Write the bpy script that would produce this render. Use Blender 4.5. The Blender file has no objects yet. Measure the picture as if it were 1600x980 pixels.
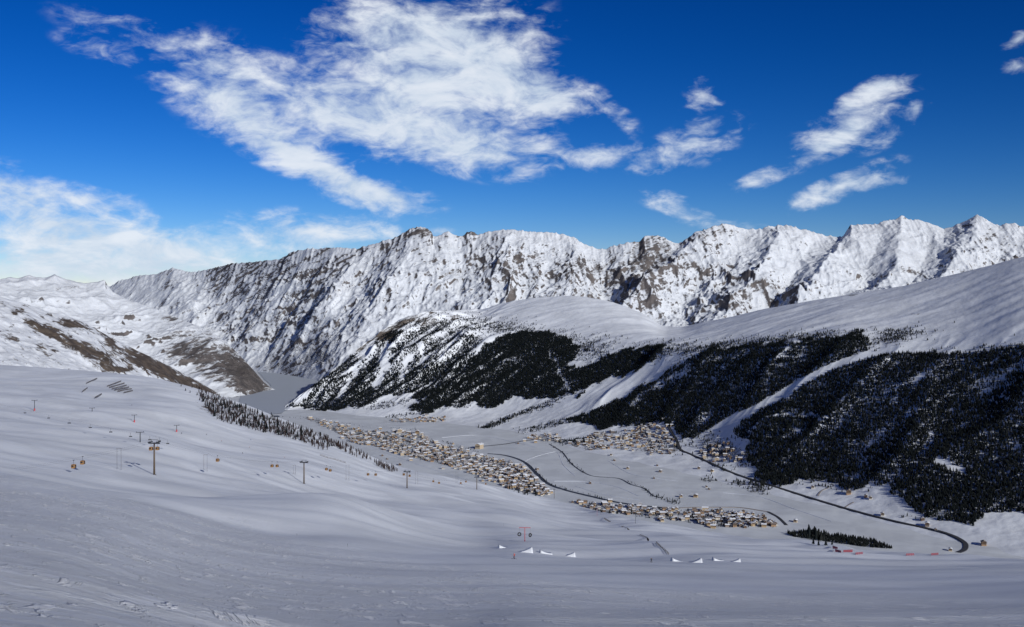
import bpy, bmesh, math, random
import numpy as np
from mathutils import Vector, Matrix

R = math.radians
random.seed(11)
rng = np.random.default_rng(7)
SC = bpy.context.scene
COL = SC.collection

# ------------------------------------------------------------------ camera
# camera at the origin, level, looking along +Y; photo pixel scale 1600 x 980
F, CX, HY = 1715.0, 800.0, 470.0
cam = bpy.data.cameras.new('camera')
cam.sensor_width = 36.0
cam.lens = F * 36.0 / 1600.0
cam.shift_y = -20.0 / 1600.0
cam.clip_start = 0.5
cam.clip_end = 60000.0
camo = bpy.data.objects.new('camera', cam)
camo.rotation_euler = (R(90), 0, 0)
COL.objects.link(camo)
SC.camera = camo

# ------------------------------------------------------------------ sun, sky, exposure
SUN_EL, SUN_AZ = 21.0, 37.0          # azimuth measured to the right of straight-behind
sd = Vector((math.sin(R(SUN_AZ)) * math.cos(R(SUN_EL)), -math.cos(R(SUN_AZ)) * math.cos(R(SUN_EL)), math.sin(R(SUN_EL))))
sun = bpy.data.lights.new('sun', 'SUN')
sun.energy = 3.6
sun.angle = R(0.5)
sun.color = (1.0, 0.985, 0.94)
suno = bpy.data.objects.new('sun', sun)
suno.rotation_euler = sd.to_track_quat('Z', 'Y').to_euler()
COL.objects.link(suno)
SC.view_settings.view_transform = 'Standard'
SC.view_settings.look = 'None'
SC.view_settings.exposure = 0.0
SC.view_settings.gamma = 1.0
SC.view_settings.use_curve_mapping = False

W = bpy.data.worlds.new('World')
SC.world = W
W.use_nodes = True
nt = W.node_tree
for n in list(nt.nodes):
    nt.nodes.remove(n)


def nd(tree, typ, **kw):
    n = tree.nodes.new(typ)
    for k, v in kw.items():
        setattr(n, k, v)
    return n


def val(tree, sock, v):
    if isinstance(v, (int, float, tuple, list)):
        sock.default_value = v
    else:
        tree.links.new(v, sock)


def mth(tree, op, a, b=0.0, c=None, clamp=False):
    n = nd(tree, 'ShaderNodeMath', operation=op, use_clamp=clamp)
    val(tree, n.inputs[0], a)
    val(tree, n.inputs[1], b)
    if c is not None:
        val(tree, n.inputs[2], c)
    return n.outputs[0]


def mixc(tree, f, a, b):
    n = nd(tree, 'ShaderNodeMix', data_type='RGBA')
    val(tree, n.inputs[0], f)
    val(tree, n.inputs[6], a)
    val(tree, n.inputs[7], b)
    return n.outputs[2]


def sstep(tree, x, lo, hi):
    n = nd(tree, 'ShaderNodeMapRange', interpolation_type='SMOOTHSTEP')
    val(tree, n.inputs[0], x)
    n.inputs[1].default_value = lo
    n.inputs[2].default_value = hi
    return n.outputs[0]


def noise_n(tree, vec, scale, detail=5.0, rough=0.55, dist=0.0):
    n = nd(tree, 'ShaderNodeTexNoise')
    val(tree, n.inputs['Vector'], vec)
    n.inputs['Scale'].default_value = scale
    n.inputs['Detail'].default_value = detail
    n.inputs['Roughness'].default_value = rough
    n.inputs['Distortion'].default_value = dist
    return n.outputs['Fac']


def build_world():
    t = nt
    out = nd(t, 'ShaderNodeOutputWorld')
    bg = nd(t, 'ShaderNodeBackground')
    bg.inputs[1].default_value = 0.05
    sky = nd(t, 'ShaderNodeTexSky', sky_type='NISHITA')
    sky.sun_disc = False
    sky.sun_elevation = R(SUN_EL)
    sky.sun_rotation = R(180.0 - SUN_AZ)
    sky.altitude = 2400.0
    sky.air_density = 1.0
    sky.dust_density = 0.1
    sky.ozone_density = 4.0
    # polarised, saturated winter blue
    gm = nd(t, 'ShaderNodeHueSaturation')
    gm.inputs['Saturation'].default_value = 1.32
    gm.inputs['Value'].default_value = 1.0
    t.links.new(sky.outputs[0], gm.inputs['Color'])
    gn = nd(t, 'ShaderNodeGamma')
    gn.inputs[1].default_value = 1.25
    t.links.new(gm.outputs[0], gn.inputs[0])
    vm = nd(t, 'ShaderNodeVectorMath', operation='MULTIPLY')
    vm.inputs[1].default_value = (0.1, 0.1, 0.1)
    t.links.new(gn.outputs[0], vm.inputs[0])
    g2 = nd(t, 'ShaderNodeGamma')
    g2.inputs[1].default_value = 1.25
    t.links.new(vm.outputs[0], g2.inputs[0])
    vm2 = nd(t, 'ShaderNodeVectorMath', operation='MULTIPLY')
    vm2.inputs[1].default_value = (12.5, 8.5, 8.7)
    t.links.new(g2.outputs[0], vm2.inputs[0])
    # clouds: azimuth / elevation of the view direction, in units of 1/100 radian
    tc = nd(t, 'ShaderNodeTexCoord')
    sp = nd(t, 'ShaderNodeSeparateXYZ')
    t.links.new(tc.outputs['Generated'], sp.inputs[0])
    az = mth(t, 'ARCTAN2', sp.outputs[0], sp.outputs[1])
    el = mth(t, 'ARCSINE', sp.outputs[2])
    cb = nd(t, 'ShaderNodeCombineXYZ')
    t.links.new(az, cb.inputs[0])
    t.links.new(el, cb.inputs[1])
    v = cb.outputs[0]
    acc = None
    for (x, y, rx, ry, rot, s) in CLOUDS:
        a = math.atan((x - CX) / F)
        e = math.atan((HY - y) / F * math.cos(a))
        mp = nd(t, 'ShaderNodeMapping', vector_type='TEXTURE')
        mp.inputs['Location'].default_value = (a, e, 0)
        mp.inputs['Rotation'].default_value = (0, 0, R(rot))
        mp.inputs['Scale'].default_value = (rx / F * 1.3, ry / F * 1.3, 1)
        t.links.new(v, mp.inputs['Vector'])
        g = nd(t, 'ShaderNodeTexGradient', gradient_type='SPHERICAL')
        t.links.new(mp.outputs[0], g.inputs[0])
        acc = mth(t, 'MULTIPLY_ADD', g.outputs['Fac'], s, acc if acc is not None else 0.0)
    # scattered cloud over the rest of the sky, out of this view
    wide = noise_n(t, v, 2.2, 3, 0.5)
    off = sstep(t, mth(t, 'ABSOLUTE', az), 0.5, 0.75)
    up = sstep(t, el, 0.32, 0.5)
    rest = mth(t, 'MULTIPLY', mth(t, 'MAXIMUM', off, up), sstep(t, wide, 0.5, 0.75))
    acc = mth(t, 'ADD', mth(t, 'MINIMUM', acc, 1.25), mth(t, 'MULTIPLY', rest, 0.9))
    mp = nd(t, 'ShaderNodeMapping')
    mp.inputs['Rotation'].default_value = (0, 0, R(14))
    mp.inputs['Scale'].default_value = (1.0, 2.1, 1)
    t.links.new(v, mp.inputs[0])
    n1 = noise_n(t, mp.outputs[0], 17.0, 10, 0.6, 0.45)
    mp2 = nd(t, 'ShaderNodeMapping')
    mp2.inputs['Rotation'].default_value = (0, 0, R(-12))
    mp2.inputs['Scale'].default_value = (1.0, 1.9, 1)
    t.links.new(v, mp2.inputs[0])
    n2 = noise_n(t, mp2.outputs[0], 58.0, 6, 0.6, 0.6)
    nn = mth(t, 'ADD', mth(t, 'MULTIPLY', mth(t, 'SUBTRACT', n1, 0.5), 3.2), mth(t, 'MULTIPLY', mth(t, 'SUBTRACT', n2, 0.5), 1.4))
    d = mth(t, 'ADD', mth(t, 'MULTIPLY', acc, 1.15), nn)
    gate = sstep(t, acc, 0.02, 0.3)
    dens = mth(t, 'MULTIPLY', sstep(t, d, 0.14, 1.6), gate)
    dens = mth(t, 'MULTIPLY', dens, 0.93)
    cc = mixc(t, sstep(t, n1, 0.35, 0.7), (11.5, 13.6, 16.2, 1), (16.2, 17.2, 18.6, 1))
    fin = mixc(t, dens, vm2.outputs[0], cc)
    t.links.new(fin, bg.inputs[0])
    t.links.new(bg.outputs[0], out.inputs[0])


CLOUDS = [  # photo px: x, y, rx, ry, tilt, strength
    (660, 150, 190, 95, -10, 1.3), (720, 50, 150, 80, 0, .8), (400, 165, 130, 70, -20, .85), (330, 110, 110, 60, -10, .6), (870, 152, 90, 34, -10, .95), (800, 110, 90, 60, -30, .7),
    (430, 225, 130, 36, -30, .85), (530, 280, 90, 34, -24, .9), (610, 310, 85, 28, -14, 1.1), (745, 238, 110, 40, -12, .95), (560, 190, 110, 50, -20, .8), (590, 30, 130, 50, 0, .6),
    (190, 42, 100, 26, -8, .45), (150, 78, 60, 17, -15, .5),
    (80, 350, 190, 52, -10, .95), (250, 400, 240, 50, -4, 1.0), (500, 362, 140, 32, -4, 1.05), (20, 290, 90, 36, -15, .7), (60, 425, 220, 40, 0, .9), (160, 310, 60, 20, -8, .5),
    (930, 242, 120, 26, -4, .9), (1085, 225, 84, 34, 20, .95), (1100, 160, 34, 44, 0, .75), (1050, 318, 60, 17, -15, .8), (1125, 346, 70, 17, -10, .9),
    (1335, 188, 95, 34, 24, .92), (1380, 132, 70, 16, 24, .9), (1290, 232, 80, 20, 24, .8), (1312, 292, 90, 19, 22, 1.15), (1378, 286, 40, 13, 5, .8), (1390, 215, 46, 14, 25, .85),
    (1180, 283, 46, 16, 20, .8), (1590, 60, 24, 11, 25, .9), (1592, 104, 24, 11, 0, .9), (1432, 170, 24, 12, 25, .85), (970, 190, 34, 20, -30, .6), (690, 362, 34, 10, -6, .7),
]
build_world()

# ------------------------------------------------------------------ numeric helpers


def smooth(x, a, b):
    t = np.clip((x - a) / (b - a), 0, 1)
    return t * t * (3 - 2 * t)


def _hash(ix, iy, seed):
    h = (ix.astype(np.int64) * 374761393 + iy.astype(np.int64) * 668265263 + seed * 1442695041) & 0xFFFFFFFF
    h = ((h ^ (h >> 13)) * 1274126177) & 0xFFFFFFFF
    return (h ^ (h >> 16)) & 0xFFFFFFFF


def perlin(x, y, seed=0):
    xi, yi = np.floor(x), np.floor(y)
    fx, fy = x - xi, y - yi
    u, v = fx * fx * fx * (fx * (fx * 6 - 15) + 10), fy * fy * fy * (fy * (fy * 6 - 15) + 10)

    def g(dx, dy):
        a = _hash(xi + dx, yi + dy, seed) * (2 * math.pi / 4294967296.0)
        return np.cos(a) * (fx - dx) + np.sin(a) * (fy - dy)
    a, b, c, d = g(0, 0), g(1, 0), g(0, 1), g(1, 1)
    return ((a + (b - a) * u) * (1 - v) + (c + (d - c) * u) * v) * 1.5


def fbm(x, y, oct=5, seed=0, gain=0.5, lac=2.03):
    s, a, tot = 0.0, 1.0, 0.0
    for i in range(oct):
        s = s + a * perlin(x, y, seed + i * 17)
        tot += a
        a *= gain
        x, y = x * lac + 13.7, y * lac - 7.1
    return s / tot


def ridged(x, y, oct=5, seed=0, gain=0.5, lac=2.07):
    s, a, tot, w = 0.0, 1.0, 0.0, 1.0
    for i in range(oct):
        n = 1 - np.abs(perlin(x, y, seed + i * 23)) * 1.6
        n = n * np.abs(n)
        s = s + a * n * w
        tot += a
        w = np.clip(n * 1.2, 0.15, 1)
        a *= gain
        x, y = x * lac + 5.3, y * lac + 9.2
    return s / tot


def mono(x, xs, ys):
    xs, ys = np.asarray(xs, float), np.asarray(ys, float)
    h = np.diff(xs)
    dl = np.diff(ys) / h
    m = np.zeros_like(ys)
    m[0], m[-1] = dl[0], dl[-1]
    for i in range(1, len(xs) - 1):
        if dl[i - 1] * dl[i] > 0:
            w1, w2 = 2 * h[i] + h[i - 1], h[i] + 2 * h[i - 1]
            m[i] = (w1 + w2) / (w1 / dl[i - 1] + w2 / dl[i])
    x = np.clip(x, xs[0], xs[-1])
    i = np.clip(np.searchsorted(xs, x, side='right') - 1, 0, len(h) - 1)
    t = (x - xs[i]) / h[i]
    return (ys[i] * (1 + 2 * t) * (1 - t) ** 2 + h[i] * m[i] * t * (1 - t) ** 2 + ys[i + 1] * t * t * (3 - 2 * t) + h[i] * m[i + 1] * t * t * (t - 1))


def mono_rows(v, vs, rows):
    """rows: (k, n) values at parameters vs -> (len(v), n), monotone cubic along the rows"""
    rows = np.asarray(rows, float)
    out = np.empty((len(v), rows.shape[1]))
    vs = np.asarray(vs, float)
    h = np.diff(vs)[:, None]
    dl = np.diff(rows, axis=0) / h
    m = np.zeros_like(rows)
    m[0], m[-1] = dl[0], dl[-1]
    for i in range(1, len(vs) - 1):
        ok = dl[i - 1] * dl[i] > 0
        w1, w2 = 2 * h[i] + h[i - 1], h[i] + 2 * h[i - 1]
        with np.errstate(all='ignore'):
            mm = (w1 + w2) / (w1 / dl[i - 1] + w2 / dl[i])
        m[i] = np.where(ok, mm, 0)
    for j, x in enumerate(v):
        i = int(np.clip(np.searchsorted(vs, x, side='right') - 1, 0, len(vs) - 2))
        t = (x - vs[i]) / h[i, 0]
        out[j] = rows[i] * (1 + 2 * t) * (1 - t) ** 2 + h[i] * m[i] * t * (1 - t) ** 2 + rows[i + 1] * t * t * (3 - 2 * t) + h[i] * m[i + 1] * t * t * (t - 1)
    return out


def inpoly(x, y, poly):
    c = np.zeros(np.shape(x), bool)
    n = len(poly)
    for i in range(n):
        x0, y0 = poly[i]
        x1, y1 = poly[(i + 1) % n]
        if y0 == y1:
            continue
        k = ((y0 > y) != (y1 > y)) & (x < (x1 - x0) * (y - y0) / (y1 - y0) + x0)
        c ^= k
    return c


def segdist(x, y, pts):
    d = np.full(np.shape(x), 1e9)
    for (x0, y0), (x1, y1) in zip(pts[:-1], pts[1:]):
        dx, dy = x1 - x0, y1 - y0
        t = np.clip(((x - x0) * dx + (y - y0) * dy) / (dx * dx + dy * dy), 0, 1)
        d = np.minimum(d, np.hypot(x - x0 - t * dx, y - y0 - t * dy))
    return d


def blobs(px, py, lst):
    s = 0.0
    for (x, y, rx, ry, rot, k) in lst:
        c, q = math.cos(R(rot)), math.sin(R(rot))
        dx, dy = px - x, -(py - y)
        a, b = (dx * c + dy * q) / rx, (-dx * q + dy * c) / ry
        s = s + k * np.exp(-(a * a + b * b))
    return s


# ------------------------------------------------------------------ materials
MATS = {}


def new_mat(name):
    m = bpy.data.materials.new(name)
    m.use_nodes = True
    t = m.node_tree
    b = t.nodes['Principled BSDF']
    MATS[name] = m
    return m, t, b


def plain(name, col, rough=0.7, metal=0.0, vary=0.12, scale=0.6):
    m, t, b = new_mat(name)
    tc = nd(t, 'ShaderNodeTexCoord')
    n = noise_n(t, tc.outputs['Object'], scale, 4)
    lo = tuple(c * (1 - vary) for c in col) + (1,)
    hi = tuple(min(1, c * (1 + vary)) for c in col) + (1,)
    t.links.new(mixc(t, n, lo, hi), b.inputs['Base Color'])
    b.inputs['Roughness'].default_value = rough
    b.inputs['Metallic'].default_value = metal
    return m


SNOW = (0.83, 0.86, 0.90, 1)


def snow_rock(name, rock_a, rock_b, fine=0.02, bump=6.0, bscale=0.02, sharp=0.16, snow=SNOW, shrub=(0.035, 0.034, 0.036, 1), tilt=-22.0, amp=1.5):
    """snow lying over rock; the mesh attribute 'rock' says how bare the ground is, fine noise breaks its edge;
    'shrub' is dark low growth showing through the snow"""
    m, t, b = new_mat(name)
    tc = nd(t, 'ShaderNodeTexCoord')
    o = tc.outputs['Object']
    at = nd(t, 'ShaderNodeAttribute', attribute_name='rock')
    sh = nd(t, 'ShaderNodeAttribute', attribute_name='shrub')
    mpp = nd(t, 'ShaderNodeMapping', vector_type='TEXTURE')
    mpp.inputs['Rotation'].default_value = (0, R(tilt), 0)
    mpp.inputs['Scale'].default_value = (3.4, 3.4, 1.0)
    t.links.new(o, mpp.inputs[0])
    n = noise_n(t, mpp.outputs[0], fine, 8, 0.7, 0.6)
    r = mth(t, 'ADD', at.outputs['Fac'], mth(t, 'MULTIPLY', mth(t, 'SUBTRACT', n, 0.5), amp))
    rm = sstep(t, r, 0.5 - sharp, 0.5 + sharp)
    nb = noise_n(t, o, fine * 0.35, 4)
    rc = mixc(t, sstep(t, nb, 0.35, 0.65), rock_a, rock_b)
    n3 = noise_n(t, o, fine * 2.6, 6, 0.7)
    s = mth(t, 'ADD', sh.outputs['Fac'], mth(t, 'MULTIPLY', mth(t, 'SUBTRACT', n3, 0.5), 1.9))
    sm = sstep(t, s, 0.40, 0.60)
    sv = mixc(t, sstep(t, noise_n(t, o, fine * .16, 5, .6, .8), .38, .62), tuple(c_ * .88 for c_ in snow[:3]) + (1,), snow)
    c = mixc(t, rm, sv, rc)
    c = mixc(t, sm, c, shrub)
    t.links.new(c, b.inputs['Base Color'])
    b.inputs['Roughness'].default_value = 0.75
    b.inputs['Specular IOR Level'].default_value = 0.2
    bp = nd(t, 'ShaderNodeBump')
    bp.inputs['Strength'].default_value = 0.55
    bp.inputs['Distance'].default_value = bump
    t.links.new(noise_n(t, o, bscale, 7, 0.6), bp.inputs['Height'])
    t.links.new(bp.outputs[0], b.inputs['Normal'])
    return m


def snow_mat(name, near=False, col=SNOW):
    m, t, b = new_mat(name)
    tc = nd(t, 'ShaderNodeTexCoord')
    o = tc.outputs['Object']
    n = noise_n(t, o, 0.006, 4)
    t.links.new(mixc(t, n, tuple(c * 0.94 for c in col[:3]) + (1,), col), b.inputs['Base Color'])
    b.inputs['Roughness'].default_value = 0.62
    b.inputs['Specular IOR Level'].default_value = 0.25
    if near:
        mp = nd(t, 'ShaderNodeMapping')
        mp.inputs['Rotation'].default_value = (0, 0, R(14))
        mp.inputs['Scale'].default_value = (0.35, 1.0, 1.0)
        t.links.new(o, mp.inputs[0])
        n1 = noise_n(t, mp.outputs[0], 0.55, 8, 0.68, 0.5)
        n2 = noise_n(t, mp.outputs[0], 0.09, 5, 0.6)
        h = mth(t, 'ADD', mth(t, 'MULTIPLY', n1, 0.55), mth(t, 'MULTIPLY', n2, 1.6))
        bp = nd(t, 'ShaderNodeBump')
        bp.inputs['Strength'].default_value = 0.75
        bp.inputs['Distance'].default_value = 0.55
        t.links.new(h, bp.inputs['Height'])
        t.links.new(bp.outputs[0], b.inputs['Normal'])
    else:
        bp = nd(t, 'ShaderNodeBump')
        bp.inputs['Strength'].default_value = 0.4
        bp.inputs['Distance'].default_value = 3.0
        t.links.new(noise_n(t, o, 0.02, 6, 0.6), bp.inputs['Height'])
        t.links.new(bp.outputs[0], b.inputs['Normal'])
    return m


snow_rock('mountain', (0.085, 0.077, 0.076, 1), (0.155, 0.136, 0.128, 1), fine=0.05, bump=12.0, bscale=0.022, sharp=.16, amp=1.4, snow=(0.74, 0.77, 0.81, 1), shrub=(0.062, 0.054, 0.05, 1))
snow_rock('hill_rock', (0.075, 0.060, 0.050, 1), (0.14, 0.11, 0.085, 1), fine=0.085, bump=9.0, bscale=0.04, tilt=35.0, amp=2.3)
snow_rock('slope', (0.06, 0.05, 0.045, 1), (0.11, 0.09, 0.075, 1), fine=0.05, bump=2.5, bscale=0.03)
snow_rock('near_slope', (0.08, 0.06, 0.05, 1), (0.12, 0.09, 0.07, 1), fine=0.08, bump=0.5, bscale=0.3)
snow_rock('valley_ground', (0.10, 0.10, 0.105, 1), (0.16, 0.155, 0.15, 1), fine=0.05, bump=1.5, bscale=0.03, snow=(0.69, 0.72, 0.745, 1), tilt=0.0)
snow_mat('lake_ice', col=(0.45, 0.49, 0.54, 1))
plain('asphalt', (0.035, 0.036, 0.042), 0.8, scale=0.05, vary=0.25)
plain('river', (0.045, 0.05, 0.06), 0.5, scale=0.05, vary=0.3)
plain('track', (0.30, 0.27, 0.25), 0.9, scale=0.05, vary=0.3)
plain('roof_snow', (0.74, 0.76, 0.80), 0.7, vary=0.08)
plain('roof_thin', (0.50, 0.50, 0.52), 0.7, vary=0.3, scale=.25)
plain('roof_bare', (0.20, 0.16, 0.14), 0.8, vary=0.3, scale=.25)
for i, c in enumerate([(0.45, 0.36, 0.25), (0.36, 0.26, 0.15), (0.50, 0.46, 0.40), (0.14, 0.085, 0.055), (0.34, 0.22, 0.13), (0.24, 0.195, 0.165)]):
    plain('wall_%d' % i, c, 0.85, vary=0.1)
plain('timber', (0.10, 0.062, 0.038), 0.8, vary=0.3, scale=1.5)
plain('orange_timber', (0.50, 0.21, 0.07), 0.8, vary=0.15)
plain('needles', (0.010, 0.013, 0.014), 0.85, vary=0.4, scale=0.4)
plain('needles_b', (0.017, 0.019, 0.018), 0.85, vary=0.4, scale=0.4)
plain('larch_twigs', (0.050, 0.034, 0.033), 0.9, vary=0.35, scale=0.6)
for k_ in ('needles', 'needles_b', 'larch_twigs'):
    MATS[k_].node_tree.nodes['Principled BSDF'].inputs['Specular IOR Level'].default_value = 0.05
plain('bark', (0.055, 0.040, 0.032), 0.9, vary=0.3, scale=3)
plain('rust_steel', (0.10, 0.068, 0.042), 0.6, 0.1, vary=0.2)
plain('dark_steel', (0.05, 0.055, 0.065), 0.5, 0.3)
plain('grey_steel', (0.17, 0.17, 0.18), 0.5, 0.4)
plain('red_paint', (0.48, 0.06, 0.07), 0.5)
plain('cabin_yellow', (0.33, 0.17, 0.055), 0.4, vary=0.06)
plain('cabin_glass', (0.02, 0.022, 0.028), 0.15, vary=0.05)
plain('rubber', (0.012, 0.012, 0.014), 0.6)
plain('fence_wood', (0.07, 0.055, 0.05), 0.9, vary=0.3)
plain('red_net', (0.27, 0.06, 0.08), 0.7)
plain('glass_dark', (0.03, 0.035, 0.045), 0.2)
plain('kicker_snow', (0.72, 0.75, 0.80), 0.6, vary=0.03)
plain('ski', (0.10, 0.10, 0.12), 0.4)
plain('skin', (0.45, 0.28, 0.21), 0.6)
for nm, jk, pn in (('skier_red', (0.45, 0.09, 0.08), (0.05, 0.03, 0.035)), ('skier_dark', (0.03, 0.035, 0.045), (0.025, 0.025, 0.03)), ('skier_blue', (0.05, 0.12, 0.35), (0.03, 0.03, 0.04))):
    m, t, b = new_mat(nm)
    tc = nd(t, 'ShaderNodeTexCoord')
    sp = nd(t, 'ShaderNodeSeparateXYZ')
    t.links.new(tc.outputs['Object'], sp.inputs[0])
    c = mixc(t, sstep(t, sp.outputs[2], 0.86, 0.88), pn + (1,), jk + (1,))
    c = mixc(t, sstep(t, sp.outputs[2], 1.44, 1.46), c, (0.45, 0.28, 0.21, 1))
    c = mixc(t, sstep(t, sp.outputs[2], 1.60, 1.61), c, (0.03, 0.03, 0.035, 1))
    t.links.new(c, b.inputs['Base Color'])
    b.inputs['Roughness'].default_value = 0.7

# ------------------------------------------------------------------ terrain sheets
SHEETS = []


def grid_mesh(name, X, Y, Z, mat, attrs=None):
    r, c = X.shape
    n = r * c
    me = bpy.data.meshes.new(name)
    co = np.stack([X, Y, Z], -1).astype(np.float32).reshape(-1)
    idx = np.arange(n, dtype=np.int32).reshape(r, c)
    q = np.stack([idx[:-1, :-1], idx[:-1, 1:], idx[1:, 1:], idx[1:, :-1]], -1).reshape(-1)
    nf = (r - 1) * (c - 1)
    me.vertices.add(n)
    me.vertices.foreach_set('co', co)
    me.loops.add(nf * 4)
    me.loops.foreach_set('vertex_index', q)
    me.polygons.add(nf)
    me.polygons.foreach_set('loop_start', np.arange(0, nf * 4, 4, dtype=np.int32))
    me.polygons.foreach_set('loop_total', np.full(nf, 4, np.int32))
    me.polygons.foreach_set('use_smooth', np.ones(nf, bool))
    me.materials.append(MATS[mat])
    for k, a in (attrs or {}).items():
        at = me.attributes.new(k, 'FLOAT', 'POINT')
        at.data.foreach_set('value', np.ascontiguousarray(a, np.float32).reshape(-1))
    me.update(calc_edges=True)
    o = bpy.data.objects.new(name, me)
    COL.objects.link(o)
    o['kind'] = 'structure'
    return o


def proj(X, Y, Z):
    return CX + X / Y * F, HY - Z / Y * F


def slope_of(px, Y, Z):
    """steepness (1 - normal z) on the fan grid"""
    X = (px[None, :] - CX) / F * Y
    du = np.stack([np.gradient(X, axis=1), np.gradient(Y, axis=1), np.gradient(Z, axis=1)], -1)
    dv = np.stack([np.gradient(X, axis=0), np.gradient(Y, axis=0), np.gradient(Z, axis=0)], -1)
    n = np.cross(du, dv)
    n /= np.linalg.norm(n, axis=-1, keepdims=True) + 1e-9
    n *= np.sign(n[..., 2:3] + 1e-12)
    return n


def sheet(name, label, px, Y, Z, mat, attrs=None, rec=True):
    X = (px[None, :] - CX) / F * Y
    o = grid_mesh(name, X, Y, Z, mat, attrs)
    o['label'] = label
    if rec:
        SHEETS.append((name, px, Y, Z))
    return o


def P(pts):
    a = np.array(pts, float)
    return a[:, 0], a[:, 1]


def lin(px, pts):
    return np.interp(px, *P(pts))


def cub(px, pts):
    return mono(px, *P(pts))


# ---- village quarters, photo px
CLUST = [  # polygon, count, where words, yaw
    ('main', [(520, 672), (545, 670), (600, 674), (655, 676), (680, 690), (730, 706), (790, 722), (760, 750), (700, 728), (640, 716), (590, 700), (540, 690)], 400, 'in the dense main village', .15),
    ('south', [(770, 722), (800, 722), (825, 735), (855, 768), (850, 776), (820, 774), (790, 765), (772, 748), (755, 742)], 150, 'in the village part inside the river bend', .5),
    ('low', [(890, 784), (930, 786), (990, 792), (1060, 797), (1120, 797), (1170, 802), (1215, 818), (1215, 825), (1120, 824), (1060, 815), (990, 808), (935, 801)], 150, 'in the lower village strip below the river', .1),
    ('hamlet', [(890, 695), (930, 676), (985, 672), (1030, 656), (1050, 668), (1060, 700), (1062, 712), (1020, 708), (960, 702), (915, 704)], 150, 'in the hamlet under the dark forest', -.2),
    ('east', [(1095, 696), (1130, 690), (1165, 706), (1175, 722), (1140, 722), (1095, 722)], 34, 'in the small hamlet right of the ski run foot', -.1),
    ('bridge', [(820, 683), (850, 678), (875, 680), (880, 692), (850, 691), (830, 688)], 26, 'around the bridge beyond the flat meadow', .1),
    ('north', [(610, 655), (640, 652), (695, 652), (697, 659), (650, 661), (612, 660)], 30, 'in the thin row below the open strip', .1),
    ('edge', [(470, 652), (500, 655), (540, 664), (560, 670), (530, 678), (505, 668)], 34, 'in the scattered far end of the village near the lake', .2),
]

# ---- valley floor
px = np.linspace(-350, 1950, 560)
yy = np.exp(np.linspace(math.log(1500), math.log(13000), 170))
Y = np.repeat(yy[:, None], len(px), 1)
X = (px[None] - CX) / F * Y
Z = -600 + 5.0 * fbm(X / 330, Y / 330, 4, 3) + 1.2 * fbm(X / 60, Y / 60, 3, 5)
Z = np.where(Y > 5600, -601.5, Z)
ppx = np.broadcast_to(px[None], Z.shape)
ppy = HY - Z / Y * F
dirt = np.zeros_like(Z) - .35
for cid, poly, n_, words, yaw in CLUST:
    dirt = np.where(inpoly(ppx, ppy, poly), .44, dirt)
dirt = dirt + .2 * fbm(X / 60, Y / 60, 3, 7)
sheet('valley_floor', 'flat snowy valley floor round the village', px, Y, Z, 'valley_ground', {'rock': dirt, 'shrub': dirt * 0 - .6})

# ---- main mountain massif (centre and right skyline)
SKY_E = [(100, 462), (150, 452), (172, 447), (190, 437), (205, 434), (220, 430), (240, 429), (262, 422), (270, 418), (278, 421), (300, 426), (330, 420), (360, 412), (400, 409), (440, 404), (455, 394), (480, 388),
         (500, 389), (515, 386), (560, 388), (590, 379), (618, 371), (630, 364), (640, 358), (655, 355), (668, 357), (674, 362), (677, 370), (690, 366), (700, 362), (712, 367), (722, 370), (730, 362), (738, 361), (748, 366),
         (760, 362), (780, 360), (795, 358), (830, 362), (860, 363), (880, 366), (900, 372), (912, 382), (928, 387), (945, 390), (960, 384), (980, 379), (1000, 377), (1008, 369), (1018, 367), (1030, 369), (1040, 372),
         (1052, 378), (1060, 380), (1075, 372), (1085, 363), (1110, 356), (1122, 352), (1135, 350), (1150, 354), (1165, 358), (1190, 358), (1200, 354), (1230, 352), (1250, 358), (1270, 363), (1290, 367), (1315, 371), (1322, 362),
         (1330, 351), (1350, 351), (1370, 350), (1385, 345), (1395, 343), (1402, 341), (1408, 337), (1416, 342), (1425, 344), (1440, 345), (1460, 351), (1475, 357), (1490, 353), (1508, 346), (1516, 340), (1525, 336), (1534, 338),
         (1545, 345), (1560, 353), (1575, 349), (1585, 348), (1600, 355), (1650, 360), (1700, 350), (1850, 370)]
px = np.linspace(100, 1850, 1420)
pR = lin(px, SKY_E)
yR = cub(px, [(100, 13500), (200, 12800), (300, 12000), (450, 10600), (560, 9900), (700, 9500), (900, 9300), (1050, 9200), (1200, 9300), (1400, 9300), (1600, 9000), (1850, 8800)])
zR_full = (HY - pR) / F * yR
kk = np.hanning(111)
kk /= kk.sum()
zR = np.convolve(np.pad(zR_full, 55, 'edge'), kk, 'valid')
pB = cub(px, [(100, 560), (250, 572), (380, 579), (440, 585), (480, 592), (520, 600), (600, 602), (800, 585), (1000, 572), (1150, 560), (1400, 545), (1850, 540)])
yB = cub(px, [(100, 10600), (250, 10000), (380, 9440), (440, 8950), (480, 8440), (520, 7920), (600, 7700), (800, 7500), (1000, 7350), (1150, 7300), (1400, 7000), (1850, 6800)])
zB = (HY - pB) / F * yB
vs = [0, .35, .7, 1.0]
Yr = [yB, yB + .40 * (yR - yB), yB + .76 * (yR - yB), yR]
Zr = [zB - 8, zB + .33 * (zR - zB), zB + .70 * (zR - zB), zR]
v = np.linspace(0, 1, 290)
Y, Z = mono_rows(v, vs, Yr), mono_rows(v, vs, Zr)
X = (px[None] - CX) / F * Y
V = v[:, None]
wx, wy = 90 * fbm(X / 500, Y / 500, 3, 41), 90 * fbm(X / 500, Y / 500, 3, 43)
wl = smooth(-X, 200, 1700)           # left part: fall line runs down to the lower left
th = 0.62
pa, qa = (X * math.cos(th) - Y * math.sin(th)), (X * math.sin(th) + Y * math.cos(th))
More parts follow.
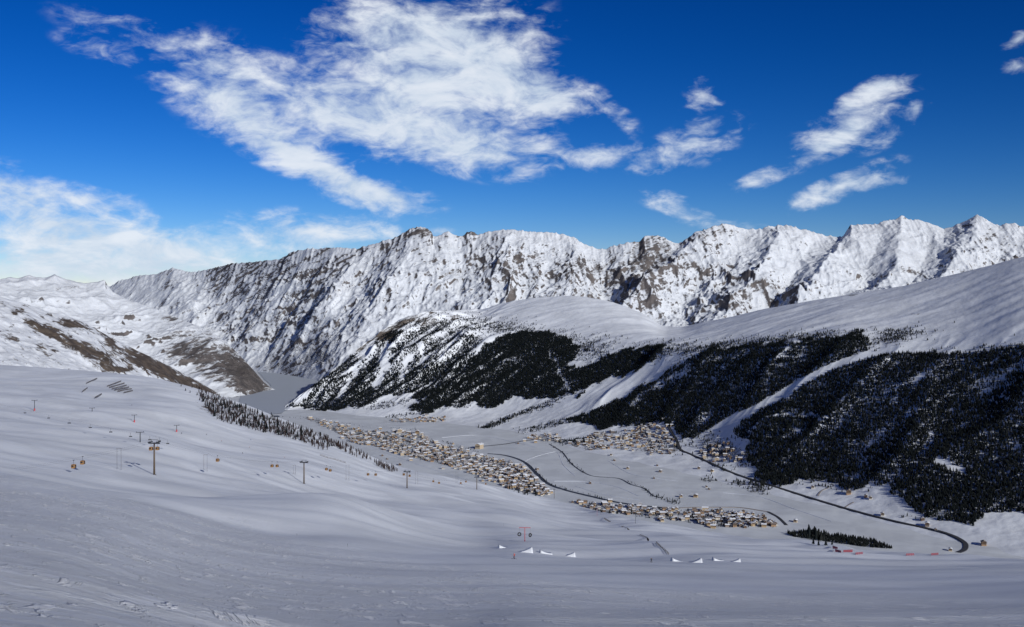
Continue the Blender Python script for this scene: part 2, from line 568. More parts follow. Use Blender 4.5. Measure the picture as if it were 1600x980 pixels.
ribL = ridged((pa + wx) / 420, (qa + wy) / 2300, 5, 61)
ribR = ridged((X + wx * 1.5 + 0.12 * Y) / 520, (Y + wy) / 1900, 5, 67)
rib = ribL * wl + ribR * (1 - wl)
crag = ridged((X + wx) / 330, (Y + wy) / 330, 6, 71, 0.55)
env = np.clip(4 * V * (1 - V), 0, 1) ** 0.7
calm = blobs(px[None], HY - Z / Y * F, [(1400, 390, 110, 35, -10, .75), (1250, 420, 80, 30, -20, .5), (230, 460, 70, 25, 0, .6)])
calm = np.clip(1 - calm, 0.25, 1)
Z0 = Z.copy()
strat = X * math.sin(R(-24)) + Z0 * math.cos(R(-24)) + 35 * fbm(X / 700, Z0 / 300, 3, 91)
terr = fbm(strat / 55.0, X / 900.0, 4, 93, 0.6)
Z = Z + (zR_full - zR)[None] * (V ** 7 * .75 + .25 * V ** 2.5)
# side spurs running down from the summits, with bowls between them
sp_ = np.zeros_like(Z)
for tops_, wdt, hgt in [([(1, 1090), (.75, 1055), (.5, 1005), (.2, 930)], 62, 190), ([(1, 1225), (.6, 1196), (.25, 1130)], 55, 150), ([(1, 1335), (.6, 1290), (.25, 1235)], 60, 150), ([(1, 795), (.5, 765), (.2, 720)], 55, 150), ([(1, 655), (.6, 612), (.2, 545)], 58, 170),
                        ([(1, 560), (.5, 500), (.2, 455)], 45, 130), ([(1, 455), (.5, 415), (.2, 385)], 42, 130), ([(1, 905), (.5, 885), (.2, 850)], 45, 120), ([(1, 1525), (.5, 1480), (.2, 1440)], 60, 130), ([(1, 1018), (.6, 985), (.3, 950)], 36, 90), ([(1, 1408), (.6, 1400), (.3, 1380)], 40, 70), ([(1, 270), (.5, 300), (.2, 330)], 45, 110)]:
    tv_ = sorted(tops_)
    ln = np.interp(V[:, 0], [a for a, b in tv_], [b for a, b in tv_])[:, None]
    dd = np.abs(px[None] + wx * .12 + 9 * fbm(X / 160, Y / 160, 3, 51) - ln) / wdt
    sp_ = np.maximum(sp_, hgt * np.clip(1 - dd, 0, 1) ** 1.15)
Z = Z + (1 - .4 * smooth(-X, 200, 1700)) * (sp_ - 45) * np.sin(np.pi * np.clip(V, 0, 1)) ** .8
Z = Z + calm * (env * ((125 - 50 * wl) * (rib - .45) + 55 * (crag - .4)) + (0.25 + 0.75 * env) * 30 * terr * (.35 + .65 * wl))
Z = Z + calm * 13 * ridged(X / 110, Y / 190, 4, 77) * (0.35 + env) + calm * 9 * (ridged((X + wx) / 60, (Y + wy) / 110, 3, 80) - .4) * (.4 + env) + V ** 6 * (15 * (ridged(X / 75, Y / 300, 3, 79) - .45) + 7 * fbm(X / 24, Y / 200, 2, 78))
nn = slope_of(px, Y, Z)
steep = 1 - nn[..., 2]
ppx = np.broadcast_to(px[None], Z.shape)
ppy = HY - Z / Y * F
ROCK_E = [(655, 363, 26, 9, 0, .9), (545, 397, 40, 7, 28, .5), (600, 385, 30, 6, 25, .55), (520, 420, 60, 8, 26, .25), (900, 425, 130, 28, 0, .26), (1025, 385, 40, 22, 0, .45), (1010, 410, 55, 25, 0, .3), (790, 420, 80, 25, 0, .15),
          (1180, 465, 60, 25, 0, .26), (1120, 362, 60, 10, 0, .28), (1120, 470, 30, 30, 0, .15), (1425, 424, 26, 6, -14, .85), (1550, 375, 40, 16, 0, .25), (1380, 385, 120, 40, 0, -.45), (1230, 415, 60, 30, 0, -.3), (430, 520, 60, 22, 40, .2),
          (440, 495, 30, 10, 25, .3), (230, 460, 90, 30, 0, -.3), (1620, 400, 60, 30, 0, .1), (735, 363, 10, 7, 0, .5), (1530, 420, 60, 8, 15, .3), (1330, 372, 10, 14, 0, .2)]
rk = 0.62 * smooth(steep, 0.22, 0.62) + 0.95 * (.35 + .65 * wl) * fbm(strat / 36.0, (X + .4 * Z0) / 800, 4, 95, .62) + .34 * fbm(X / 120, Z / 60, 4, 97, .6) + 0.25 * fbm(X / 600, Y / 600, 3, 99) + .25 * smooth(nn[..., 0] * -.7 + nn[..., 1] * .3, .05, .5) + .42 * (1 - wl) * fbm((X + wx + .1 * Y) / 34, Y / 420, 4, 98, .6) + .3 * wl * fbm(pa / 40, qa / 500, 4, 96, .6) + .8 * blobs(ppx, ppy, ROCK_E) + 0.09 - .20 * wl
shrub = blobs(ppx, ppy, [(470, 560, 70, 35, 45, .34), (520, 545, 60, 28, 45, .3), (420, 565, 45, 20, 30, .3), (620, 500, 90, 30, 0, .2), (330, 545, 60, 30, 0, .3)]) + .25 * fbm(X / 150, Z / 100, 4, 101) - .02
# crest, then the far side going down
bY = np.concatenate([Y, Y[-1:] + 60, Y[-1:] + 500, Y[-1:] + 2500])
bZ = np.concatenate([Z, Z[-1:] - 40, Z[-1:] - 330, Z[-1:] - 1500])
ext = lambda a: np.concatenate([a, a[-1:], a[-1:], a[-1:]])
sheet('mountain_massif', 'snow covered rocky mountain massif closing the valley', px, bY, bZ, 'mountain', {'rock': ext(rk), 'shrub': ext(shrub)})

# ---- left far mountains with the dark rounded hill by the lake
px = np.linspace(-220, 430, 470)
pR = lin(px, [(-220, 425), (-100, 440), (-40, 430), (0, 437), (14, 433), (28, 435), (45, 430), (58, 434), (70, 434), (85, 428), (94, 433), (104, 436), (118, 440), (135, 443), (150, 440), (163, 438), (168, 446), (176, 456), (200, 468), (230, 478),
              (260, 490), (290, 502), (330, 518), (355, 536), (375, 556), (395, 577), (412, 597), (422, 605), (430, 609)])
yR = cub(px, [(-220, 7600), (0, 8000), (160, 8300), (200, 8200), (260, 8000), (330, 7800), (390, 7500), (420, 7420), (430, 7400)])
zR_full = np.maximum((HY - pR) / F * yR, -604)
kk = np.hanning(81)
kk /= kk.sum()
zR = np.convolve(np.pad(zR_full, 40, 'edge'), kk, 'valid')
zR = zR_full + (zR - zR_full) * smooth(400 - px, 0, 120)
pB = cub(px, [(-220, 560), (0, 590), (150, 610), (250, 616), (340, 622), (390, 617), (415, 611), (430, 610)])
yB = cub(px, [(-220, 5300), (0, 5900), (150, 6500), (250, 6800), (340, 6750), (390, 7000), (415, 7300), (430, 7390)])
zB = np.maximum((HY - pB) / F * yB, -608)
vs = [0, .3, .7, 1.0]
hill = smooth(px, 210, 330)
Yr = [yB, yB + .38 * (yR - yB), yB + .74 * (yR - yB), yR]
Zr = [zB, zB + (.34 + .1 * hill) * (zR - zB), zB + (.72 + .12 * hill) * (zR - zB), zR]
v = np.linspace(0, 1, 150)
Y, Z = mono_rows(v, vs, Yr), mono_rows(v, vs, Zr)
X = (px[None] - CX) / F * Y
V = v[:, None]
env = np.clip(4 * V * (1 - V), 0, 1) ** .7
amp = (1 - .2 * hill)[None] * smooth(430 - px, 0, 60)[None]
wx = 70 * fbm(X / 400, Y / 400, 3, 141)
Z0 = Z.copy()
Z = Z + (zR_full - zR)[None] * V ** 6
Z = Z + amp * env * (80 * (ridged((X * .8 - Y * .6 + wx) / 380, (X * .6 + Y * .8) / 1500, 5, 143) - .42) + 34 * (ridged((X + wx) / 240, Y / 240, 5, 147) - .4)) + amp * 9 * fbm(X / 60, Y / 60, 4, 149)
nn = slope_of(px, Y, Z)
steep = 1 - nn[..., 2]
ppx = np.broadcast_to(px[None], Z.shape)
ppy = HY - Z / Y * F
rk = .9 * smooth(steep, .2, .55) + .4 * fbm((Z0 - .25 * X) / 24, X / 300, 4, 151, .6) + .35 * fbm(X / 110, Z / 60, 4, 153) + blobs(ppx, ppy, [(60, 450, 100, 12, 0, .08), (105, 452, 30, 7, 0, .35), (190, 475, 30, 6, 0, .2), (270, 497, 22, 6, 0, .4), (60, 470, 100, 10, 0, -.15), (335, 560, 85, 42, -32, .72), (392, 588, 45, 28, -40, .6), (255, 540, 55, 24, -25, .25)]) + hill * .55 * fbm((X * .8 - Y * .6) / 36, (X * .6 + Y * .8) / 260, 4, 159, .6) - .07
shrub = blobs(ppx, ppy, [(335, 556, 95, 48, -32, .36), (392, 588, 50, 30, -45, .36), (260, 545, 55, 28, -25, .15), (250, 512, 80, 24, 0, .1)]) + .22 * fbm(X / 130, Z / 80, 4, 157) - .06
sheet('mountain_shoulder', 'far left snowy mountains with dark rounded hill by the lake', px, np.concatenate([Y, Y[-1:] + 60, Y[-1:] + 900]), np.concatenate([Z, Z[-1:] - 40, np.minimum(Z[-1:] - 700, -640)]), 'mountain',
      {'rock': np.concatenate([rk, rk[-1:], rk[-1:]]), 'shrub': np.concatenate([shrub, shrub[-1:], shrub[-1:]])})

# ---- left middle slope with brown rock patches
px = np.linspace(-250, 445, 470)
pR = cub(px, [(-250, 415), (-100, 440), (0, 464), (30, 472), (75, 487), (120, 500), (160, 520), (200, 541), (240, 560), (280, 580), (320, 602), (350, 620), (390, 640), (425, 654), (445, 657)])
yR = cub(px, [(-250, 4300), (0, 4600), (100, 4750), (200, 4950), (300, 5250), (350, 5400), (400, 5500), (445, 5600)])
zR = np.maximum((HY - pR) / F * yR, -606)
yB = cub(px, [(-250, 2600), (0, 2900), (200, 3300), (300, 3900), (400, 4900), (445, 5500)])
zB = cub(px, [(-250, -300), (0, -330), (200, -430), (300, -520), (400, -606), (445, -608)])
v = np.linspace(0, 1, 190)
Yr = [yB, yB + .4 * (yR - yB), yB + .74 * (yR - yB), yR]
Zr = [zB, zB + .36 * (zR - zB), zB + .72 * (zR - zB), zR]
Y, Z = mono_rows(v, [0, .35, .7, 1], Yr), mono_rows(v, [0, .35, .7, 1], Zr)
X = (px[None] - CX) / F * Y
V = v[:, None]
env = np.clip(4 * V * (1 - V), 0, 1) ** .6
amp = smooth(445 - px, 0, 90)[None]
wx = 40 * fbm(X / 260, Y / 260, 3, 171)
Z = Z + amp * env * (34 * (ridged((X * .75 + Y * .66 + wx) / 210, (X * .66 - Y * .75) / 900, 5, 173) - .42)) + amp * 9 * fbm(X / 75, Y / 75, 5, 177) * (.4 + env)
nn = slope_of(px, Y, Z)
steep = 1 - nn[..., 2]
ppx = np.broadcast_to(px[None], Z.shape)
ppy = HY - Z / Y * F
BR = [(27, 486, 12, 6, 0, .6), (48, 504, 12, 6, -10, .55), (66, 514, 16, 6, -20, .55), (110, 505, 32, 8, -14, .7), (100, 530, 50, 10, -28, .5), (150, 555, 40, 10, -30, .6), (70, 545, 22, 8, -10, .4), (230, 566, 50, 9, -26, .65), (170, 533, 20, 8, -40, .5),
      (260, 585, 60, 8, -24, .6), (190, 578, 30, 5, 0, .5), (320, 612, 50, 8, -28, .5), (20, 527, 22, 10, 0, .25), (220, 550, 70, 5, -30, .3), (330, 628, 60, 10, -25, .3)]
rk = .5 * smooth(steep, .2, .5) + .4 * fbm(X / 90, Z / 50, 5, 181, .6) + .3 * fbm((X + Y) / 60, (X - Y) / 320, 4, 183) + 1.35 * blobs(ppx, ppy, BR) * (.85 + .9 * fbm(X / 45, Y / 90, 4, 185)) + .13
shrub = blobs(ppx, ppy, [(330, 620, 70, 16, -28, .25)]) + .2 * fbm(X / 60, Y / 60, 4, 187) - .15
sheet('rocky_hillside', 'left hillside with brown rock patches between snow', px, np.concatenate([Y, Y[-1:] + 60, Y[-1:] + 600]), np.concatenate([Z, Z[-1:] - 30, np.minimum(Z[-1:] - 400, -640)]), 'hill_rock',
      {'rock': np.concatenate([rk, rk[-1:], rk[-1:]]), 'shrub': np.concatenate([shrub, shrub[-1:], shrub[-1:]])})

# ---- right valley side: meadows, forest belt, smooth snow ridge
px = np.linspace(445, 1850, 920)
pB = cub(px, [(445, 641), (480, 641), (560, 650), (650, 656), (740, 668), (800, 677), (860, 692), (900, 706), (1000, 732), (1100, 754), (1200, 778), (1300, 800), (1400, 826), (1500, 850), (1600, 875), (1850, 935)])
yB = -602 * F / (HY - pB)
zB = np.full_like(px, -605)
pF = cub(px, [(445, 639.5), (480, 636), (560, 640), (650, 645), (740, 651), (800, 656), (900, 674), (1000, 692), (1100, 713), (1200, 742), (1300, 764), (1400, 790), (1500, 810), (1600, 826), (1850, 880)])
zF = cub(px, [(445, -598), (480, -592), (560, -580), (700, -575), (1850, -575)])
yF = zF * F / (HY - pF)
pT = cub(px, [(445, 638), (470, 618), (500, 599), (560, 556), (600, 530), (640, 512), (690, 505), (740, 514), (800, 522), (900, 538), (1000, 543), (1050, 540), (1100, 540), (1200, 535), (1300, 532), (1400, 547), (1500, 552), (1600, 542), (1850, 528)])
yT = cub(px, [(445, 6150), (470, 6170), (500, 6220), (560, 6420), (600, 6500), (690, 6520), (740, 6400), (800, 6250), (900, 5900), (1000, 5500), (1100, 5050), (1200, 4700), (1300, 4400), (1400, 4080), (1500, 3850), (1600, 3650), (1850, 3250)])
zT = (HY - pT) / F * yT
pR = cub(px, [(445, 637), (480, 610), (500, 595), (530, 572), (560, 548), (600, 516), (640, 494), (690, 483), (740, 484), (800, 471), (850, 464), (890, 462), (940, 469), (1000, 489), (1045, 511), (1060, 511), (1100, 502), (1150, 492), (1200, 481), (1314, 462), (1428, 443),
              (1526, 420), (1600, 401), (1850, 350)])
yR = cub(px, [(445, 6200), (500, 6300), (560, 6560), (600, 6750), (690, 7050), (740, 7100), (800, 7000), (890, 6850), (1000, 6550), (1050, 6350), (1100, 6150), (1200, 5850), (1300, 5600), (1400, 5400), (1500, 5200), (1600, 5000), (1850, 4600)])
zR = (HY - pR) / F * yR
vs = [0, .12, .40, .68, 1.0]
Yr = [yB, yF, yF + .52 * (yT - yF), yT, yR]
Zr = [zB, zF, zF + .46 * (zT - zF), zT, zR]
v = np.linspace(0, 1, 270)
Y, Z = mono_rows(v, vs, Yr), mono_rows(v, vs, Zr)
X = (px[None] - CX) / F * Y
V = v[:, None]
ax, fx = (-.66 * X + .75 * Y), (.75 * X + .66 * Y)      # along the valley, up the slope
wa = 60 * fbm(X / 380, Y / 380, 3, 201)
forest_env = smooth(V, .1, .3) * (1 - smooth(V, .62, .8))
left = (1 - smooth(px, 690, 840))[None]
Z = Z + forest_env * 30 * (ridged((ax + wa * 1.6) / 470, (fx + .35 * ax) / 1500, 4, 203) - .42)
Z = Z + left * smooth(V, .1, .4) * (1 - .45 * smooth(V, .85, 1)) * 58 * (ridged((ax + wa) / 170, fx / 800, 5, 207, .55) - .4)
up = smooth(V, .58, .75) * (1 - .6 * smooth(V, .9, 1))
fold = perlin((ax + .55 * fx + wa * 2.2) / 330, fx / 1100, 211) + .32 * perlin((ax + .7 * fx + wa * 2) / 120, fx / 520, 213) + .3 * fbm((ax + .3 * fx) / 90, fx / 240, 4, 214)
Z = Z + up * 13 * fold
low = (1 - smooth(V, .14, .28)) * smooth(V, 0, .05)
Z = Z + low * (6 * fbm(X / 170, Y / 170, 3, 217) + 2.0 * fbm(X / 50, Y / 50, 3, 219))
Z = Z + 1.6 * fbm(X / 45, Y / 45, 4, 221) * smooth(V, .05, .15)
nn = slope_of(px, Y, Z)
steep = 1 - nn[..., 2]
ppx = np.broadcast_to(px[None], Z.shape)
ppy = HY - Z / Y * F
rk = blobs(ppx, ppy, [(600, 525, 22, 8, 10, .6), (560, 548, 40, 4, 38, .3), (1332, 461, 14, 2, 8, .8), (1432, 491, 12, 1.5, 0, .8), (1452, 489, 8, 1, 0, .6), (640, 505, 70, 14, 0, .28), (920, 476, 6, 3, 0, .5)]) + left * (.55 * fbm(ax / 50, fx / 200, 4, 223) + .34 * smooth(V, .45, .8)) + .12 * fbm(X / 60, Y / 60, 4, 224) - .08
shrub = left * smooth(V, .1, .5) * (.18 + .5 * fbm(ax / 45, fx / 300, 4, 225)) + blobs(ppx, ppy, [(1050, 548, 60, 10, 0, .2), (1390, 528, 40, 8, 10, .25), (900, 540, 40, 10, -10, .2)]) * (.6 + fbm(X / 30, Y / 30, 3, 227)) - .05
for cid, poly, n_, words, yaw in CLUST:
    rk = np.where(inpoly(ppx, ppy, poly), np.maximum(rk, .42), rk)
sheet('valley_side', 'smooth snowy ridge with forested flank on the right', px, np.concatenate([Y, Y[-1:] + 80, Y[-1:] + 900]), np.concatenate([Z, Z[-1:] - 20, Z[-1:] - 380]), 'slope',
      {'rock': np.concatenate([rk, rk[-1:], rk[-1:]]), 'shrub': np.concatenate([shrub, shrub[-1:], shrub[-1:]])})
G_X, G_Y, G_Z, G_PX, G_PY = X, Y, Z, ppx, ppy

# ---- foreground ski slope
ST = {  # photo column: [(photo row, distance)], from the lower edge of the picture to the crest
    -200: [(1010, 14), (980, 19), (880, 48), (800, 115), (740, 270), (700, 520), (650, 850), (600, 1400), (562, 1900)],
    0: [(1010, 18), (980, 25), (880, 60), (800, 150), (740, 350), (700, 640), (650, 1000), (600, 1600), (571, 2000)],
    120: [(1010, 22), (980, 29), (880, 75), (800, 195), (740, 470), (700, 800), (650, 1150), (600, 1680), (578, 1950)],
    241: [(1010, 27), (980, 37), (880, 118), (800, 285), (740, 623), (690, 950), (650, 1300), (606, 1700), (590, 1880)],
    340: [(1010, 34), (980, 48), (880, 160), (800, 400), (750, 700), (700, 1080), (665, 1400), (640, 1600), (617, 1800)],
    475: [(1010, 45), (980, 62), (880, 210), (800, 520), (755, 857), (720, 1130), (695, 1450), (680, 1650), (668, 1800)],
    560: [(1010, 48), (980, 68), (880, 230), (810, 540), (765, 980), (735, 1280), (720, 1480), (712, 1600), (704, 1720)],
    636: [(1010, 50), (980, 72), (880, 250), (820, 600), (775, 1100), (762, 1270), (750, 1430), (741, 1560), (734, 1680)],
    745: [(1010, 50), (980, 74), (880, 272), (830, 600), (790, 1120), (764, 1560), (760, 1640), (757, 1700), (754, 1760)],
    820: [(1010, 48), (980, 70), (880, 285), (846, 410), (825, 660), (790, 1400), (780, 1640), (774, 1780), (769, 1880)],
    866: [(1010, 50), (980, 73), (880, 300), (850, 440), (830, 760), (805, 1380), (795, 1640), (788, 1830), (782, 1960)],
    993: [(1010, 54), (980, 80), (880, 325), (858, 480), (840, 800), (826, 1050), (819, 1180), (815, 1260), (811, 1340)],
    1100: [(1010, 55), (980, 83), (880, 335), (866, 440), (856, 600), (846, 830), (840, 980), (835, 1120), (830, 1280)],
    1250: [(1010, 56), (980, 86), (885, 330), (876, 400), (868, 500), (861, 640), (856, 760), (853, 850), (850, 930)],
    1400: [(1010, 56), (980, 88), (890, 320), (884, 370), (879, 430), (875, 490), (872, 540), (870, 590), (868, 640)],
    1600: [(1010, 54), (980, 84), (896, 280), (890, 320), (886, 360), (883, 400), (881, 440), (879, 480), (877, 520)],
    1850: [(1010, 48), (980, 72), (905, 220), (898, 260), (894, 290), (891, 330), (889, 370), (887, 410), (885, 450)],
}
NV = 310
v = np.linspace(0, 1, NV)
keys = sorted(ST)
px = np.linspace(-200, 1850, 900)
TP = np.array([[q[0] for q in ST[k]] for k in keys], float)
TL = np.array([[math.log(q[1]) for q in ST[k]] for k in keys])
rowP = [mono(px, keys, TP[:, j]) for j in range(9)]
rowL = [mono(px, keys, TL[:, j]) for j in range(9)]
for _ in range(2):      # soften the station lines
    k5 = np.hanning(61)
    k5 /= k5.sum()
    rowP = [np.convolve(np.pad(a, 30, 'edge'), k5, 'valid') for a in rowP]
    rowL = [np.convolve(np.pad(a, 30, 'edge'), k5, 'valid') for a in rowL]
tv = [0, .08, .25, .42, .57, .70, .81, .91, 1.0]
PYg = mono_rows(v, tv, rowP)
Y = np.exp(mono_rows(v, tv, rowL))
Z = (HY - PYg) / F * Y
X = (px[None] - CX) / F * Y
far = np.clip(Y / 500, .03, 1.6)
edge = 1 - smooth(v, .93, 1)[:, None] * .7
big = fbm((X * .9 + Y * .25) / 170, (Y - .3 * X) / 300, 3, 301)
Z = Z + edge * (6.0 * far * big + 1.9 * np.clip(Y / 400, .05, 1.2) * fbm((X + .3 * Y) / 95, (Y - .4 * X) / 48, 2, 303))
for (hx, hy_, rx_, ry_, hh_) in [(500, 800, 48, 150, 15), (420, 815, 40, 120, -6), (770, 838, 60, 130, -7), (330, 770, 80, 110, -8), (120, 690, 110, 110, 9), (660, 775, 60, 120, 7), (380, 700, 110, 120, -7), (250, 650, 150, 160, 7), (1150, 850, 90, 80, 5), (930, 850, 60, 90, 5)]:
    j = int(np.argmin(abs(px - hx)))
    i = int(np.argmin(abs(PYg[:, j] - hy_)))
    dx_, dy_ = X - X[i, j], Y - Y[i, j]
    Z = Z + edge * hh_ * np.exp(-(dx_ / rx_) ** 2 - (dy_ / ry_) ** 2)
near = 1 - smooth(Y, 150, 480)
rline = np.interp(px, [-200, 0, 200, 400, 560, 700, 900, 1200, 1850], [715, 738, 768, 812, 848, 880, 915, 935, 940])[None]
rough = smooth(PYg - rline + 14 * fbm(X / 30, Y / 60, 3, 309), -4, 22)
Z = Z + near * rough * .35 * np.clip(Y / 120, .1, 1) * fbm((X + .35 * Y) / 90, (Y - .3 * X) / 30, 2, 305, .5)
for lam, ymax, am, sd_ in ((7.0, 80, .14, 351), (20.0, 260, .45, 353)):
    q1 = fbm((X + .3 * Y) / (lam * 7), (Y - .3 * X) / lam, 2, sd_, .5)
    Z = Z + rough * (1 - smooth(Y, ymax * .55, ymax * 1.2)) * am * np.maximum(q1 + .1, 0) * 2.4
ppx = np.broadcast_to(px[None], Z.shape)
ppy = HY - Z / Y * F
rk = blobs(ppx, ppy, [(322, 640, 26, 8, -25, .55), (300, 607, 26, 6, -25, .35), (350, 640, 60, 10, -25, .25), (205, 632, 5, 3, 0, .3)]) + .3 * fbm(X / 14, Y / 30, 4, 311) * blobs(ppx, ppy, [(330, 635, 80, 22, -25, 1)]) - .12
shrub = blobs(ppx, ppy, [(400, 664, 80, 12, -14, .3)]) - .12
off = [(15, 5), (60, 28), (200, 110), (500, 300)]
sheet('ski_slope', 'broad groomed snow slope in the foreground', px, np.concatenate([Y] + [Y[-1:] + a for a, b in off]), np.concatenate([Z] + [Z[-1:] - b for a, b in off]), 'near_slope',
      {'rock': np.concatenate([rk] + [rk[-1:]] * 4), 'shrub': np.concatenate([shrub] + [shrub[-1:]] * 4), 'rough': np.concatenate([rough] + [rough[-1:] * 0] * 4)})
# near grain on the slope material
t = MATS['near_slope'].node_tree
o_ = t.nodes.new('ShaderNodeTexCoord').outputs['Object']
mp = nd(t, 'ShaderNodeMapping')
mp.inputs['Rotation'].default_value = (0, 0, R(16))
mp.inputs['Scale'].default_value = (0.16, 1.0, 1.0)
t.links.new(o_, mp.inputs[0])
ra = nd(t, 'ShaderNodeAttribute', attribute_name='rough').outputs['Fac']
g1 = mth(t, 'MULTIPLY', sstep(t, noise_n(t, mp.outputs[0], 1.1, 7, .7, .8), .45, .68), .9)
g0 = mth(t, 'MULTIPLY', noise_n(t, mp.outputs[0], .22, 6, .66, .5), .9)
gr = mth(t, 'MULTIPLY', mth(t, 'ADD', g1, g0), mth(t, 'ADD', mth(t, 'MULTIPLY', ra, 1.0), .12))
mp3 = nd(t, 'ShaderNodeMapping', vector_type='TEXTURE')
mp3.inputs['Rotation'].default_value = (0, 0, R(10))
mp3.inputs['Scale'].default_value = (3.5, 130.0, 30.0)
t.links.new(o_, mp3.inputs[0])
trk = mth(t, 'MULTIPLY', sstep(t, noise_n(t, mp3.outputs[0], 1.0, 4, .6, .6), .35, .65), mth(t, 'SUBTRACT', .08, mth(t, 'MULTIPLY', ra, .08)))
gr = mth(t, 'ADD', mth(t, 'MULTIPLY', gr, 0.8), trk)
h = mth(t, 'ADD', gr, mth(t, 'MULTIPLY', noise_n(t, mp.outputs[0], .035, 5, .6, .5), 1.8))
bp = nd(t, 'ShaderNodeBump')
bp.inputs['Strength'].default_value = 0.6
bp.inputs['Distance'].default_value = 0.5
t.links.new(h, bp.inputs['Height'])
t.links.new(bp.outputs[0], t.nodes['Principled BSDF'].inputs['Normal'])
# unprepared part: slightly greyer crust, sun glints painted into its colour as white flecks
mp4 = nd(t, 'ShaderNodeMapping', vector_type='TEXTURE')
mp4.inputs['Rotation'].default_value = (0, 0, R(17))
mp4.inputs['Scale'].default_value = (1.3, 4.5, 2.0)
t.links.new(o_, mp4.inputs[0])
glint = mth(t, 'MAXIMUM', sstep(t, noise_n(t, mp4.outputs[0], .8, 4, .65, .3), .57, .64), mth(t, 'MULTIPLY', sstep(t, noise_n(t, mp4.outputs[0], .3, 6, .7, .3), .57, .66), .9))
glint = mth(t, 'MULTIPLY', glint, ra)
bs = t.nodes['Principled BSDF']
old = bs.inputs['Base Color'].links[0].from_socket
mu = nd(t, 'ShaderNodeMix', data_type='RGBA', blend_type='MULTIPLY')
mu.inputs[0].default_value = 1.0
t.links.new(old, mu.inputs[6])
t.links.new(mixc(t, ra, (1, 1, 1, 1), (.97, .97, .98, 1)), mu.inputs[7])
t.links.new(mixc(t, glint, mu.outputs[2], (.97, .98, .99, 1)), bs.inputs['Base Color'])
bp2 = nd(t, 'ShaderNodeBump')
bp2.inputs['Strength'].default_value = 0.9
bp2.inputs['Distance'].default_value = 0.12
t.links.new(glint, bp2.inputs['Height'])
t.links.new(bp.outputs[0], bp2.inputs['Normal'])
t.links.new(bp2.outputs[0], bs.inputs['Normal'])

# ---- distance of the visible ground for each photo pixel (to stand things on the real terrain)
DEP = np.full((1000, 1600), 1e9)
q = np.arange(1000, dtype=float)
for name, spx, sY, sZ in SHEETS:
    c = np.arange(0, 1600)
    fi = np.interp(c, spx, np.arange(len(spx)), left=-1, right=-1)
    pyS = HY - sZ / sY * F
    for x in c:
        if fi[x] < 0:
            continue
        i = min(int(fi[x]), len(spx) - 2)
        w = fi[x] - i
        p = pyS[:, i] * (1 - w) + pyS[:, i + 1] * w
        yv = sY[:, i] * (1 - w) + sY[:, i + 1] * w
        ma = np.minimum.accumulate(p)
        keep = np.concatenate([[True], p[1:] < ma[:-1]])
        pk, yk = p[keep][::-1], yv[keep][::-1]
        d = np.interp(q, pk, yk, left=1e9, right=1e9)
        DEP[:, x] = np.minimum(DEP[:, x], d)


def at(x, y):
    """world point of the ground seen at photo pixel x, y"""
    xi = int(np.clip(round(x), 0, 1599))
    y0 = int(np.clip(math.floor(y), 0, 998))
    a, b = DEP[y0, xi], DEP[y0 + 1, xi]
    d = a + (b - a) * (y - y0) if abs(a - b) < .2 * a else b
    if d > 1e8:
        d = 4000.0
    return Vector(((x - CX) / F * d, d, (HY - y) / F * d))


# ------------------------------------------------------------------ object helpers
def tag(o, label=None, cat=None, group=None, kind=None):
    for k, v_ in (('label', label), ('category', cat), ('group', group), ('kind', kind)):
        if v_:
            o[k] = v_
    return o


def empty(name, loc, rz=0.0):
    o = bpy.data.objects.new(name, None)
    o.empty_display_size = 1.0
    o.location = loc
    o.rotation_euler = (0, 0, rz)
    COL.objects.link(o)
    return o


class MB:
    """collects faces for one mesh"""

    def __init__(self):
        self.v, self.f = [], []

    def add(self, vs_, fs):
        k = len(self.v)
        self.v += [tuple(p) for p in vs_]
        self.f += [tuple(i + k for i in f_) for f_ in fs]
        return self

    def box(self, x0, x1, y0, y1, z0, z1):
        return self.add([(x0, y0, z0), (x1, y0, z0), (x1, y1, z0), (x0, y1, z0), (x0, y0, z1), (x1, y0, z1), (x1, y1, z1), (x0, y1, z1)],
                        [(0, 3, 2, 1), (4, 5, 6, 7), (0, 1, 5, 4), (1, 2, 6, 5), (2, 3, 7, 6), (3, 0, 4, 7)])

    def tube(self, a, b, r0, r1=None, n=8):
        r1 = r0 if r1 is None else r1
        a, b = Vector(a), Vector(b)
        d = (b - a).normalized()
        u = d.orthogonal().normalized()
        w = d.cross(u)
        vs_ = []
        for p, r in ((a, r0), (b, r1)):
            for i in range(n):
                an = 2 * math.pi * i / n
                vs_.append(p + u * (math.cos(an) * r) + w * (math.sin(an) * r))
        fs = [(i, (i + 1) % n, n + (i + 1) % n, n + i) for i in range(n)] + [tuple(range(n - 1, -1, -1)), tuple(range(n, 2 * n))]
        return self.add(vs_, fs)

    def mesh(self, name, mat):
        me = bpy.data.meshes.new(name)
        me.from_pydata(self.v, [], self.f)
        me.materials.append(MATS[mat])
        me.update()
        return me

    def build(self, name, mat, parent=None, smooth_=False):
        me = self.mesh(name, mat)
        if smooth_:
            me.polygons.foreach_set('use_smooth', [True] * len(me.polygons))
        o = bpy.data.objects.new(name, me)
        COL.objects.link(o)
        o.parent = parent
        return o


def link_mesh(name, me, parent=None):
    o = bpy.data.objects.new(name, me)
    COL.objects.link(o)
    o.parent = parent
    return o


